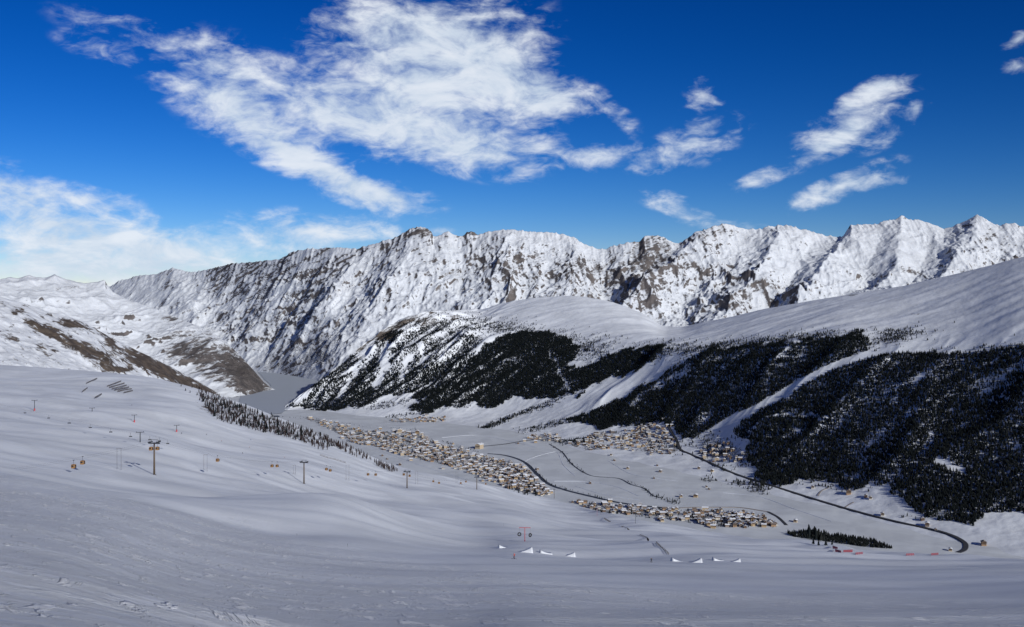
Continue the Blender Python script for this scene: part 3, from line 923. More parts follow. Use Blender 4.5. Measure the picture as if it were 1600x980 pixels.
# ------------------------------------------------------------------ lake, roads, river
def drape(name, pts, width, mat, label, kind='structure', lift=.8, cat=None):
    pts = np.array(pts, float)
    seg = np.concatenate([[0], np.cumsum(np.hypot(*np.diff(pts, axis=0).T))])
    s = np.arange(0, seg[-1], 2.0)
    xs, ys = mono(s, seg, pts[:, 0]), mono(s, seg, pts[:, 1])
    W_ = [at(x, y) for x, y in zip(xs, ys)]
    c = np.array([tuple(w) for w in W_])
    # drop jumps behind crests, then smooth
    keep = [0]
    for i in range(1, len(c)):
        if np.hypot(*(c[i] - c[keep[-1]])[:2]) < 400:
            keep.append(i)
    c = c[keep]
    for _ in range(6):
        c[1:-1] = .25 * c[:-2] + .5 * c[1:-1] + .25 * c[2:]
    tg = np.gradient(c[:, :2], axis=0)
    tg /= np.linalg.norm(tg, axis=1, keepdims=True) + 1e-9
    nrm = np.stack([-tg[:, 1], tg[:, 0]], 1) * width / 2
    vs_, fs = [], []
    for i in range(len(c)):
        z = c[i, 2] + lift
        vs_ += [(c[i, 0] + nrm[i, 0], c[i, 1] + nrm[i, 1], z), (c[i, 0] - nrm[i, 0], c[i, 1] - nrm[i, 1], z), (c[i, 0] + nrm[i, 0] * 1.25, c[i, 1] + nrm[i, 1] * 1.25, z - 2.5), (c[i, 0] - nrm[i, 0] * 1.25, c[i, 1] - nrm[i, 1] * 1.25, z - 2.5)]
        if i:
            a, b = 4 * (i - 1), 4 * i
            fs += [(a, a + 1, b + 1, b), (a, b, b + 2, a + 2), (a + 1, a + 3, b + 3, b + 1)]
    o = MB().add(vs_, fs).build(name, mat)
    return tag(o, label, cat, kind=kind)


lake_px = [(378, 616), (400, 612), (420, 607), (424, 603), (410, 590), (404, 582), (415, 577), (440, 577), (470, 582), (503, 590), (492, 603), (470, 622), (455, 637), (440, 646), (415, 648), (395, 645), (372, 634)]
lp = []
for i, (x, y) in enumerate(lake_px):
    x1, y1 = lake_px[(i + 1) % len(lake_px)]
    for k in range(4):
        xx, y_ = x + (x1 - x) * k / 4 + random.uniform(-1, 1), y + (y1 - y) * k / 4
        d = 599.0 * F / (y_ - HY)
        lp.append(((xx - CX) / F * d, d, -599.0))
lk = MB().add(lp, [tuple(range(len(lp)))]).build('lake', 'lake_ice')
tag(lk, 'frozen grey lake at the far end of the valley', kind='structure')

drape('river', [(424, 650), (470, 651), (500, 655), (530, 662), (565, 667), (620, 668), (650, 671), (668, 682), (700, 693), (730, 701), (748, 706)], 9, 'river', 'dark river line winding past the main village')
drape('river', [(762, 709), (785, 711), (805, 716), (822, 724), (838, 740), (858, 757), (880, 765), (920, 775), (970, 786), (1030, 793), (1060, 795)], 13, 'river', 'dark river curve below the second half of the village')
drape('brook', [(858, 694), (880, 708), (890, 722), (915, 740), (925, 744), (968, 748), (985, 757), (1008, 764), (1022, 776), (1035, 779)], 5, 'river', 'narrow brook with bushes across the middle meadow')
drape('road', [(1040, 655), (1048, 672), (1058, 688), (1062, 702), (1075, 708), (1100, 719), (1150, 741), (1200, 757), (1260, 776), (1330, 797), (1400, 815), (1450, 826), (1480, 834), (1500, 843), (1510, 852), (1508, 859), (1496, 864)], 11, 'asphalt', 'dark cleared road curving down the right of the valley', lift=1.4)
drape('road', [(750, 698), (790, 694), (820, 689), (862, 686), (900, 689)], 9, 'asphalt', 'straight road from the main village to the hamlet', lift=1.0)
drape('road', [(1200, 800), (1215, 808), (1230, 822)], 8, 'asphalt', 'short dark lane below the lower village end', lift=1.0)
drape('track', [(1062, 794), (1100, 793), (1145, 793), (1200, 800)], 9, 'track', 'brownish track along the lower village edge', lift=1.0)
drape('track', [(1278, 775), (1282, 768), (1295, 762)], 5, 'track', 'small curved driveway above the road')
drape('track', [(1320, 793), (1335, 784)], 5, 'track', 'short straight driveway to the orange lodge')
drape('track', [(600, 782 - 100), (640, 690), (690, 700)], 4, 'track', 'faint lane on the lower edge of the village')

for i, (pts, lab) in enumerate([([(806, 730), (830, 716), (870, 706), (880, 726), (900, 745)], 'bright ski track looping over the flat meadow'), ([(866, 752), (900, 752), (960, 760), (1000, 776)], 'bright ski track above the river bend'),
                                ([(690, 684), (740, 680), (800, 690), (840, 700)], 'bright ski track across the long white field'), ([(900, 760), (940, 772), (1000, 782)], 'second bright ski track along the lower river'), ([(950, 720), (990, 742), (1060, 752)], 'bright ski track slanting over the middle slope'),
                                ([(560, 690), (600, 706), (680, 735), (730, 750)], 'bright ski track along the lower village edge'), ([(1130, 770), (1180, 775), (1240, 795), (1300, 815)], 'bright ski track over the right meadow')]):
    drape('ski_track', pts, 3.0, 'kicker_snow', lab, lift=.7)

# ------------------------------------------------------------------ trees
def conifer_mesh(name, h, r, tiers, n, mat, seed, gap=0.08, jag=.3, base=.12):
    rd = random.Random(seed)
    m = MB()
    m.tube((0, 0, -1.0), (0, 0, h * .5), h * .016, h * .008, 5)
    for k in range(tiers):
        f0 = base + (1 - base) * k / tiers
        f1 = min(1.0, f0 + (1 - base) / tiers * 1.75)
        rr = r * (1 - f0) ** .85 * rd.uniform(.85, 1.12)
        ox, oy = rd.uniform(-.06, .06) * r, rd.uniform(-.06, .06) * r
        vs_ = [(ox, oy, h * f1)]
        for i in range(n):
            a = 2 * math.pi * (i + rd.uniform(-.3, .3)) / n
            q_ = rr * (1 + (jag if i % 2 else -jag) * rd.uniform(.5, 1.2))
            vs_.append((ox + math.cos(a) * q_, oy + math.sin(a) * q_, h * (f0 + rd.uniform(-.02, .04)) - q_ * .12))
        fs = [(0, 1 + i, 1 + (i + 1) % n) for i in range(n) if rd.random() > gap]
        m.add(vs_, fs)
    return m.mesh(name, mat)


def larch_mesh(name, h, r, nb, seed):
    rd = random.Random(seed)
    m = MB()
    for k in range(nb):
        f_ = .14 + .84 * (k / nb) ** .9
        a = rd.uniform(0, 6.283)
        L = r * (1 - f_) ** .7 * rd.uniform(.6, 1.15) + .15
        z0 = h * f_
        d = Vector((math.cos(a), math.sin(a), 0))
        s = Vector((-math.sin(a), math.cos(a), 0)) * rd.uniform(.12, .3) * (0.6 + L * .35)
        p0 = Vector((0, 0, z0 + .3))
        p1 = d * L + Vector((0, 0, z0 + rd.uniform(-.15, .3) * L))
        mid = d * (L * .55) + Vector((0, 0, z0 + .05 * L))
        m.add([p0, mid + s, p1, mid - s + Vector((0, 0, rd.uniform(-.3, .3)))], [(0, 1, 2, 3)])
        m.add([p0, mid + Vector((0, 0, .45)), p1, mid - Vector((0, 0, .45))], [(0, 1, 2, 3)])
    return m


def proto(me):
    return bpy.data.objects.new(me.name, me)       # never linked: only a source for the forest


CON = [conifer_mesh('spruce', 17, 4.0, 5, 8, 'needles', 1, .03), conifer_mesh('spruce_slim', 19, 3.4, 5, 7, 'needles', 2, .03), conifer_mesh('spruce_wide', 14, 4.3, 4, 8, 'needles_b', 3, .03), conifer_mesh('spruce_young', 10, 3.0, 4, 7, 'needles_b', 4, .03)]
lm = larch_mesh('larch', 14, 3.2, 46, 5)
lm.tube((0, 0, -1), (0, 0, 13.5), .2, .04, 5)
CON.append(lm.mesh('larch', 'larch_twigs'))
PROTO = [proto(m) for m in CON]


def forest(name, label, pts, scales, kinds):
    me = bpy.data.meshes.new(name)
    me.from_pydata([tuple(p) for p in pts], [], [])
    for k, a, typ in (('sc', scales, 'FLOAT'), ('kd', kinds, 'INT'), ('rz', rng.uniform(0, 6.28, len(pts)), 'FLOAT')):
        aa = me.attributes.new(k, typ, 'POINT')
        aa.data.foreach_set('value', np.asarray(a, np.int32 if typ == 'INT' else np.float32))
    o = bpy.data.objects.new(name, me)
    COL.objects.link(o)
    ng = bpy.data.node_groups.new(name, 'GeometryNodeTree')
    ng.interface.new_socket('Geometry', in_out='INPUT', socket_type='NodeSocketGeometry')
    ng.interface.new_socket('Geometry', in_out='OUTPUT', socket_type='NodeSocketGeometry')
    gi, go = ng.nodes.new('NodeGroupInput'), ng.nodes.new('NodeGroupOutput')
    jn = ng.nodes.new('GeometryNodeJoinGeometry')

    def attr(nm, typ):
        n = ng.nodes.new('GeometryNodeInputNamedAttribute')
        n.data_type = typ
        n.inputs['Name'].default_value = nm
        return n.outputs['Attribute']
    cx = ng.nodes.new('ShaderNodeCombineXYZ')
    ng.links.new(attr('rz', 'FLOAT'), cx.inputs[2])
    for k in sorted(set(int(i) for i in kinds)):
        oi = ng.nodes.new('GeometryNodeObjectInfo')
        oi.inputs['Object'].default_value = PROTO[k]
        cp = ng.nodes.new('FunctionNodeCompare')
        cp.data_type = 'INT'
        cp.operation = 'EQUAL'
        ng.links.new(attr('kd', 'INT'), cp.inputs[2])
        cp.inputs[3].default_value = k
        ip = ng.nodes.new('GeometryNodeInstanceOnPoints')
        ng.links.new(gi.outputs[0], ip.inputs['Points'])
        ng.links.new(cp.outputs[0], ip.inputs['Selection'])
        ng.links.new(oi.outputs['Geometry'], ip.inputs['Instance'])
        ng.links.new(cx.outputs[0], ip.inputs['Rotation'])
        ng.links.new(attr('sc', 'FLOAT'), ip.inputs['Scale'])
        ng.links.new(ip.outputs[0], jn.inputs[0])
    ng.links.new(jn.outputs[0], go.inputs[0])
    md = o.modifiers.new('trees', 'NODES')
    md.node_group = ng
    return tag(o, label, 'forest', kind='stuff')


FORESTS = [
    # name, label, polygon in photo pixels, spacing density, tree size
    ('spur_forest', 'thin dark forest on the spur beside the lake', [(456, 638), (480, 616), (505, 592), (560, 550), (600, 522), (660, 515), (720, 522), (755, 530), (745, 565), (715, 597), (680, 615), (655, 622), (632, 616), (600, 620), (570, 632), (540, 640), (500, 642)], .58, .66),
    ('middle_forest', 'dark forest block below the round snow hump', [(640, 640), (668, 622), (705, 600), (738, 565), (758, 536), (800, 521), (860, 519), (905, 542), (893, 570), (890, 616), (862, 624), (806, 620), (765, 640), (742, 628), (706, 634), (668, 648)], 1.02, .68),
    ('wedge_forest', 'wedge of forest above the long open snow strip', [(889, 614), (893, 582), (930, 566), (985, 545), (1045, 541), (1020, 566), (965, 590), (930, 604), (900, 620)], 1.04, .68),
    ('slope_forest', 'broad dark forest left of the ski run', [(884, 655), (915, 648), (960, 630), (1000, 607), (1040, 580), (1075, 560), (1110, 546), (1200, 538), (1290, 530), (1345, 518), (1368, 538), (1325, 560), (1285, 577), (1240, 604), (1205, 626), (1150, 648), (1095, 684), (1068, 690), (1055, 668), (1030, 660), (985, 668), (930, 668)], 1.03, .68),
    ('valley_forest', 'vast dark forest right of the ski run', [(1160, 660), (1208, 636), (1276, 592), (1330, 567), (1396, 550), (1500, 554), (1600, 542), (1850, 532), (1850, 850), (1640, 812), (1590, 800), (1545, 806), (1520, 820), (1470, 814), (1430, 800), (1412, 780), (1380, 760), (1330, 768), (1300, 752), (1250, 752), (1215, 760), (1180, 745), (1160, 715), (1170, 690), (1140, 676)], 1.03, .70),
]
GAPS = [  # photo px polylines with less forest: points, half width, strength
    ([(1290, 672), (1350, 640), (1400, 605), (1450, 582), (1515, 556)], 7, .5), ([(1530, 602), (1560, 585), (1600, 570)], 8, .6), ([(1442, 712), (1456, 690), (1452, 672)], 6, .7), ([(1500, 670), (1530, 648)], 5, .6), ([(1560, 715), (1590, 700)], 8, .5),
    ([(1465, 722), (1500, 738)], 7, 1.2), ([(985, 632), (1030, 602), (1075, 578)], 6, .8), ([(960, 620), (1010, 595)], 4, .7), ([(1108, 560), (1190, 548), (1260, 540)], 5, .55), ([(1200, 566), (1250, 552)], 3, .8), ([(1340, 702), (1370, 682), (1430, 640)], 8, .5),
    ([(590, 600), (600, 560), (607, 540)], 5, 1.0), ([(528, 618), (545, 596), (555, 580)], 3, 1.0), ([(630, 590), (637, 560)], 4, .9), ([(560, 560), (580, 540)], 5, .7), ([(655, 570), (660, 540)], 3, .7), ([(690, 560), (698, 540)], 3, .6), ([(705, 635), (770, 585), (800, 560)], 3, .6),
    ([(858, 548), (880, 590), (888, 612)], 2, .9), ([(1008, 545), (1012, 560)], 2, .9), ([(1200, 650), (1245, 650), (1290, 658)], 2.0, .9), ([(1240, 645), (1262, 650), (1280, 655)], 2.2, .8), ([(1245, 655), (1248, 675)], 3, .5), ([(1318, 745), (1340, 750)], 5, .6), ([(1260, 560), (1210, 578), (1190, 590)], 1.8, .6),
]
cell = np.abs(np.gradient(G_X, axis=1)) * np.hypot(np.gradient(G_Y, axis=0), np.gradient(G_Z, axis=0))
flatA = np.cumsum(cell.reshape(-1))
tot_area = flatA[-1]
NC = int(tot_area / 15.0)
ci = np.searchsorted(flatA, rng.uniform(0, tot_area, NC))
ci = np.clip(ci, 0, flatA.size - 1)
rr_, cc_ = np.divmod(ci, G_X.shape[1])
ok = (rr_ < G_X.shape[0] - 1) & (cc_ < G_X.shape[1] - 1)
rr_, cc_ = rr_[ok], cc_[ok]
a_, b_ = rng.uniform(0, 1, len(rr_)), rng.uniform(0, 1, len(rr_))


def bil(A):
    return A[rr_, cc_] * (1 - a_) * (1 - b_) + A[rr_ + 1, cc_] * a_ * (1 - b_) + A[rr_, cc_ + 1] * (1 - a_) * b_ + A[rr_ + 1, cc_ + 1] * a_ * b_


TX, TY, TZ = bil(G_X), bil(G_Y), bil(G_Z)
TPX, TPY = proj(TX, TY, TZ)
jx, jy = TPX + 18 * fbm(TX / 110, TY / 110, 5, 401, .65), TPY + 13 * fbm(TX / 110, TY / 110, 5, 403, .65)
clump = fbm(TX / 120, TY / 120, 4, 405)
streak = fbm((-.66 * TX + .75 * TY) / 45, (.75 * TX + .66 * TY) / 260, 4, 407)
gapv = np.zeros_like(TX)
for pts, hw, s in GAPS:
    gapv = np.maximum(gapv, s * (1 - smooth(segdist(jx, jy, pts), hw * .5, hw * 1.5)))
gapv = np.maximum(gapv, 2.0 * (segdist(TPX, TPY, [(1070, 700), (1130, 663), (1200, 629), (1245, 602), (1288, 579), (1340, 559), (1405, 545)]) < 5.5 + 3 * fbm(TX / 80, TY / 80, 3, 409)))
u_ = rng.uniform(0, 1, len(TX))
NTREE = 0
for name, label, poly, dens, size in FORESTS:
    m_ = inpoly(jx, jy, poly)
    dloc = dens + .35 * clump + .35 * np.minimum(streak, 0.2) - gapv
    if name == 'spur_forest':
        dloc = dloc + .9 * streak + .35 * smooth(TPY, 545, 610) - .25
    else:
        dloc = np.where(clump + streak < -.55, dloc - .35, dloc) + .1 * streak
    m_ &= (u_ < dloc)
    m_ &= (TPX > 440)
    n_ = int(m_.sum())
    kd = rng.choice([0, 1, 2, 3], n_, p=[.4, .3, .2, .1])
    NTREE += n_
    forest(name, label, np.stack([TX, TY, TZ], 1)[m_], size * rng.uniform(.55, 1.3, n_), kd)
# loose trees above and below the forest edge
fr = blobs(TPX, TPY, [(1050, 549, 60, 9, 0, .6), (1230, 532, 90, 7, 5, .5), (1390, 530, 45, 9, 10, .6), (905, 545, 40, 14, 0, .5), (1130, 545, 40, 8, 0, .5), (800, 515, 60, 8, -6, .35), (700, 510, 60, 12, 0, .4), (1560, 545, 90, 7, 5, .4),
                      (870, 662, 50, 3.5, 14, .5), (850, 636, 20, 3, 20, .4), (770, 664, 26, 3, 22, .8), (1120, 700, 18, 6, 20, .8), (1180, 718, 40, 10, 10, .6), (1185, 760, 16, 12, 0, .6), (1105, 755, 10, 6, 0, .6), (1150, 758, 16, 5, 0, .35), (1040, 690, 30, 12, 0, .15), (830, 640, 60, 2.5, 22, .7), (610, 632, 30, 4, 10, .3), (900, 690, 26, 3, 8, .6), (1450, 806, 30, 6, 0, .3), (1000, 655, 60, 6, 0, .15), (1310, 760, 40, 5, 0, .4), (1140, 780, 10, 6, 0, .6), (640, 648, 60, 2, 8, .3), (1110, 690, 50, 14, 0, .2)])
m_ = u_ < fr * (.55 + clump)
n_ = int(m_.sum())
forest('forest_edge_trees', 'scattered single trees along the forest edge and meadow hedgerows', np.stack([TX, TY, TZ], 1)[m_], rng.uniform(.4, .8, n_), rng.choice([0, 2, 3, 4], n_, p=[.3, .3, .3, .1]))
NTREE += n_


def scatter_px(poly, n, minpx=0.0):
    xs = [p[0] for p in poly]
    ys = [p[1] for p in poly]
    out = []
    k = 0
    while len(out) < n and k < n * 40:
        k += 1
        x, y = random.uniform(min(xs), max(xs)), random.uniform(min(ys), max(ys))
        if inpoly(np.array([x]), np.array([y]), poly)[0]:
            out.append((x, y))
    return out


# dark shelter belt at the lower village end
belt = [at(x, y) for x, y in scatter_px([(1228, 834), (1262, 830), (1330, 840), (1362, 845), (1396, 858), (1350, 855), (1285, 846), (1240, 839)], 900)]
forest('shelter_belt', 'dark belt of low trees below the lower village end', belt, rng.uniform(.45, .75, len(belt)), rng.choice([0, 2, 3], len(belt)))
# ------------------------------------------------------------------ village houses
def house_parts(w, l, h, pitch, kind):
    """house with ridge along y; gable faces -y"""
    rh = w / 2 * math.tan(R(pitch))
    w, l, h = w * .86, l * .86, h * .88
    rh = w / 2 * math.tan(R(pitch))
    wall = MB()
    hw, hl, low = w / 2, l / 2, h * .62
    wall.box(-hw, hw, -hl, hl, -3.0, low)
    up = MB()
    a = hw - .03
    b = hl - .03
    up.add([(-a, -b, low), (a, -b, low), (a, b, low), (-a, b, low), (-a, -b, h), (a, -b, h), (a, b, h), (-a, b, h), (0, -b, h + rh), (0, b, h + rh)],
           [(0, 1, 5, 8, 4), (2, 3, 7, 9, 6), (1, 2, 6, 5), (3, 0, 4, 7)])
    rf = MB()
    o, e, tk = .9, 1.1, .55
    dz = o * math.tan(R(pitch))
    for s in (-1, 1):
        x0, x1 = 0, s * (hw + o)
        z0, z1 = h + rh + .05, h - dz + .05
        rf.add([(x0, -hl - e, z0), (x1, -hl - e, z1), (x1, hl + e, z1), (x0, hl + e, z0), (x0, -hl - e, z0 + tk), (x1, -hl - e, z1 + tk), (x1, hl + e, z1 + tk), (x0, hl + e, z0 + tk)],
               [(0, 1, 2, 3), (4, 7, 6, 5), (0, 4, 5, 1), (1, 5, 6, 2), (2, 6, 7, 3)])
    ch = MB()
    ch.box(hw * .35, hw * .35 + .9, hl * .2, hl * .2 + .9, h + rh * .3, h + rh + 1.3)
    ch.box(hw * .35 - .15, hw * .35 + 1.05, hl * .2 - .15, hl * .2 + 1.05, h + rh + 1.3, h + rh + 1.55)
    bal = MB()
    bal.box(-hw - .05, hw + .05, -hl - 1.2, -hl - .04, low - .25, low - .05)
    bal.box(-hw - .05, hw + .05, -hl - 1.2, -hl - 1.08, low - .05, low + .95)
    win = []
    for fx in (-.5, 0, .5):
        for fz in (.2,):
            m = MB()
            m.box(fx * w * .55 - .6, fx * w * .55 + .6, -hl - .05, -hl + .1, low * .35, low * .35 + 1.5)
            win.append(m.mesh('window', 'glass_dark'))
    return up, rf, ch, bal, win, wall


HK = []
ROOFM = ['roof_snow', 'roof_snow', 'roof_thin', 'roof_thin', 'roof_snow', 'roof_bare', 'roof_snow', 'roof_thin']
WALLN = ['cream', 'ochre', 'white', 'dark timber', 'orange-brown', 'grey-brown']
for ki, (w, l, h, p, wm, um) in enumerate([
        (10, 13, 7.5, 24, 0, 'timber'), (13, 15, 9.5, 22, 1, 'timber'), (9, 11, 7, 26, 2, 'timber'), (8.5, 11, 6, 26, 3, 'timber'), (13.5, 18, 10.5, 20, 0, 'wall_0'), (10, 13, 7.5, 24, 4, 'timber'), (10, 15, 8.5, 22, 5, 'timber'), (13, 16, 9.5, 22, 2, 'timber')]):
    up, rf, ch, bal, win, wall = house_parts(w, l, h, p, ki)
    HK.append(dict(wall=wall.mesh('wall', 'wall_%d' % wm), upper_storey=up.mesh('upper_storey', um), roof=rf.mesh('roof', ROOFM[ki]), chimney=ch.mesh('chimney', 'wall_2'), balcony=bal.mesh('balcony', 'timber'), win=win, colour=WALLN[wm], big=w >= 13, ms=(wall, up, rf, ch), mats=('wall_%d' % wm, um, ROOFM[ki], 'wall_2')))

VALLEY_AX = math.atan2(-.66, .75)


def place_house(loc, rz, ki, label, group, s=1.0, windows=False):
    k = HK[ki]
    o = empty('house', loc, rz)
    o.scale = (s, s, s)
    for p in ('wall', 'upper_storey', 'roof', 'chimney'):
        c = link_mesh(p, k[p], o)
        if p == 'roof':
            roof = c
    link_mesh('balcony', k['balcony'], o)
    if windows:
        for w_ in k['win']:
            link_mesh('window', w_, o)
    return tag(o, label, 'house', group)


H_ALL = []
taken = {}


def free(p, r):
    gx, gy = int(p.x // 30), int(p.y // 30)
    for i in (-1, 0, 1):
        for j in (-1, 0, 1):
            for qv, qr in taken.get((gx + i, gy + j), ()):
                if (qv - p).length < (r + qr):
                    return False
    taken.setdefault((gx, gy), []).append((p, r))
    return True


for cid, poly, n, words, yaw in CLUST:
    cnt = 0
    for x, y in scatter_px(poly, n * 5):
        if cnt >= n:
            break
        ki = random.choices(range(8), [5, 2, 4, 6, 1, 3, 5, 1])[0]
        if random.random() < .16:
            x, y = x + random.gauss(0, 14), y + random.gauss(0, 4)
        p = at(x, y)
        if p.y > 7000 or p.y < 2000:
            continue
        if not free(p, 6.2 + (2.4 if HK[ki]['big'] else 0)):
            continue
        rz = VALLEY_AX + yaw + random.choice([0, math.pi / 2, math.pi, -math.pi / 2, 0]) + random.gauss(0, .12) + .6
        H_ALL.append((p.y, p, rz, ki, words, cid))
        cnt += 1
SINGLE = [  # photo px, kind, scale, label
    (1326, 772, 5, 1.5, 'large orange timber lodge above the right road'), (1353, 777, 3, 1.2, 'dark chalet right of the orange lodge'), (1360, 780, 2, 1.1, 'white-walled chalet at the end of the lodge pair'),
    (1270, 763, 2, 1.1, 'small white house left of the orange lodge, under the forest'), (1379, 806, 2, 1.2, 'white cottage just above the road bend'), (1441, 813, 3, 1.2, 'dark house at the forest tip above the road'),
    (1449, 822, 6, 1.2, 'grey-brown house between road and forest tip'), (1462, 829, 2, .8, 'tiny white hut right beside the curving road'), (1537, 852, 5, 1.3, 'timber house alone right of the road hairpin'),
    (1243, 816, 0, 1.0, 'cream house alone above the shelter belt'), (1485, 861, 0, .9, 'cream house inside the road hairpin'), (922, 756, 3, 1.0, 'dark barn alone on the middle meadow'), (981, 733, 0, 1.0, 'cream farmhouse on the slope above the brook'),
    (1032, 738, 6, 1.0, 'grey farmhouse on the open slope below the hamlet'), (1027, 728, 3, .8, 'small dark barn above the grey farmhouse'), (1022, 748, 3, .8, 'small barn on the meadow below the grey farmhouse'), (1064, 777, 0, 1.0, 'cream house left of a pair by the lower stream'),
    (1087, 777, 1, 1.0, 'ochre house right of a pair by the lower stream'), (1104, 762, 2, .9, 'white hut among trees below the right road'), (1092, 733, 6, 1.0, 'grey house left of two under the right road'), (1113, 737, 0, 1.0, 'cream house right of two under the right road'),
    (955, 712, 2, 1.0, 'white barn below the hamlet edge'), (960, 720, 3, .9, 'dark barn below the white barn'), (625, 727, 3, 1.2, 'dark barn alone on the meadow near the pylon'), (605, 718, 3, .8, 'tiny dark hut on the meadow above the pylon'),
    (1108, 675 + 90, 3, .8, 'dark hut beside the meadow bushes'), (749, 701, 4, 1.9, 'big ochre block at the bridge end of the village'), (625, 676, 4, 1.6, 'pale long building at the far edge of the main village'), (652, 678, 1, 1.6, 'yellow long building beside the river in the village'),
]
for x, y, ki, s, lab in SINGLE:
    p = at(x, y)
    free(p, 9 * s)
    place_house(p, VALLEY_AX + .5 + random.uniform(-.3, .3), ki, lab, None, s, windows=True)
H_ALL.sort(key=lambda h_: h_[0])
N_IND = 270
for d, p, rz, ki, words, cid in H_ALL[:N_IND]:
    k = HK[ki]
    lab = ('large ' if k['big'] else 'small ') + k['colour'] + '-walled house ' + words
    place_house(p, rz, ki, lab, ('large ' if k['big'] else 'small ') + k['colour'] + ' houses ' + words, random.uniform(.85, 1.1))
rest = [MB() for _ in range(1)]
vs_all, fs_all, mi_all = [], [], []
matlist = []
for d, p, rz, ki, words, cid in H_ALL[N_IND:]:
    k = HK[ki]
    c, s_ = math.cos(rz), math.sin(rz)
    for mb, mn in zip(k['ms'], k['mats']):
        if mn not in matlist:
            matlist.append(mn)
        base_ = len(vs_all)
        vs_all += [(p.x + a * c - b * s_, p.y + a * s_ + b * c, p.z + z) for a, b, z in mb.v]
        fs_all += [tuple(i + base_ for i in f_) for f_ in mb.f]
        mi_all += [matlist.index(mn)] * len(mb.f)
me = bpy.data.meshes.new('far_houses')
me.from_pydata(vs_all, [], fs_all)
for mn in matlist:
    me.materials.append(MATS[mn])
me.polygons.foreach_set('material_index', mi_all)
o = link_mesh('far_houses', me)
tag(o, 'mass of distant snow-roofed houses in the far village', 'houses', kind='stuff')
# garden trees between the houses
gp = []
for cid, poly, n, words, yaw in CLUST:
    gp += [at(x, y) for x, y in scatter_px(poly, int(n * 3.2))]
gp = [p for p in gp if p.y < 7000]
for pts, n, j in (([(858, 694), (880, 708), (890, 722), (915, 740)], 60, 1.2), ([(978, 752), (1008, 764), (1022, 776), (1060, 788)], 60, 1.5), ([(424, 650), (500, 655), (565, 667), (650, 671)], 40, .8), ([(690, 690), (748, 706)], 40, 1.0), ([(1030, 777), (1060, 786)], 40, 2), ([(822, 724), (858, 757), (960, 784)], 60, .6)):
    for _ in range(n):
        i = random.randrange(len(pts) - 1)
        t_ = random.random()
        x, y = [pts[i][k] + (pts[i + 1][k] - pts[i][k]) * t_ for k in (0, 1)]
        gp.append(at(x + random.gauss(0, j), y + random.gauss(0, j)))
forest('village_trees', 'small dark garden and streamside trees about the village', gp, rng.uniform(.3, .55, len(gp)), rng.choice([0, 2, 3, 4], len(gp)))

# ------------------------------------------------------------------ near trees: larch belt on the shoulder of the ski slope
def tree_mesh_pair(kind, seed):
    if kind == 'larch':
        m = larch_mesh('crown', 11, 2.3, 60, seed)
        crown = m.mesh('crown', 'larch_twigs')
        tr = MB().tube((0, 0, -1.2), (.1, 0, 10.6), .2, .04, 6).mesh('trunk', 'bark')
    else:
        crown = conifer_mesh('crown', 8.5, 2.0, 7, 9, 'needles', seed)
        tr = MB().tube((0, 0, -1.0), (0, 0, 6), .2, .05, 6).mesh('trunk', 'bark')
    return crown, tr


LAR = [tree_mesh_pair('larch', 30 + i) for i in range(5)]
SPR = [tree_mesh_pair('spruce', 50 + i) for i in range(3)]


def place_tree(p, pair, s, name, label, group):
    o = empty(name, p, random.uniform(0, 6.28))
    o.scale = (s * random.uniform(.9, 1.1),) * 2 + (s,)
    link_mesh('trunk', pair[1], o)
    link_mesh('crown', pair[0], o)
    return tag(o, label, 'tree', group)


BELT = [(305, 604), (330, 616), (360, 628), (400, 645), (440, 660), (480, 672), (520, 688), (536, 698), (520, 702), (485, 694), (440, 682), (400, 674), (360, 664), (335, 655), (318, 634)]
bl = scatter_px(BELT, 1500)
bl.sort(key=lambda q_: -q_[1])
bp_ = []
for i, (x, y) in enumerate(bl):
    p = at(x, y)
    if p.y > 2600:
        continue
    if len(bp_) < 170 and i < 240:
        isl = random.random() < .72
        sz = random.uniform(.25, .7)
        wd = ('tall' if sz > .55 else 'middling' if sz > .4 else 'stunted') + (' bare brown larch' if isl else ' dark green spruce')
        end = 'upper left end' if x < 390 else 'middle' if x < 460 else 'lower right end'
        place_tree(p, random.choice(LAR if isl else SPR), sz, 'larch_tree' if isl else 'spruce_tree', wd + ' at the front edge of the tree belt, ' + end, wd + ' trees at the belt front, ' + end)
        bp_.append(p)
    else:
        bp_.append(p)
inner = bp_[170:]
forest('larch_belt', 'brown mass of larches along the shoulder of the ski slope', inner, rng.uniform(.2, .55, len(inner)), rng.choice([4, 0, 3], len(inner), p=[.7, .15, .15]))
for poly, n, words in (([(520, 697), (532, 694), (555, 703), (574, 714), (580, 720), (560, 716), (540, 708)], 70, 'larch thicket where the belt ends'), ([(583, 722), (600, 727), (626, 737), (610, 738), (592, 731)], 46, 'larch thicket nearest the third pylon'), ([(470, 690), (500, 698), (520, 704), (500, 704)], 14, 'loose larches just below the belt')):
    for x, y in scatter_px(poly, n):
        p = at(x, y)
        if p.y < 2600:
            place_tree(p, random.choice(LAR), random.uniform(.45, .75), 'larch_tree', 'small bare larch in the ' + words, 'trees of the ' + words)
for x, y, s in [(275, 597, .5), (283, 604, .5), (290, 611, .6), (297, 614, .55), (280, 600, .4), (308, 618, .6), (300, 606, .5), (268, 592, .5), (312, 626, .6)]:
    place_tree(at(x, y), random.choice(SPR), s, 'spruce_tree', 'single small spruce on the snowy crest left of the larch belt', 'single spruces on the crest')
for i, (x, y, s) in enumerate([(1271, 851, .62), (1279, 853, .5), (1290, 853, .68), (1300, 852, .45)]):
    place_tree(at(x, y), SPR[i % 3], s, 'spruce_tree', ['leftmost', 'second from left', 'tallest, third from left,', 'rightmost and smallest'][i] + ' of four small spruces above the red nets', 'four spruces above the red nets')

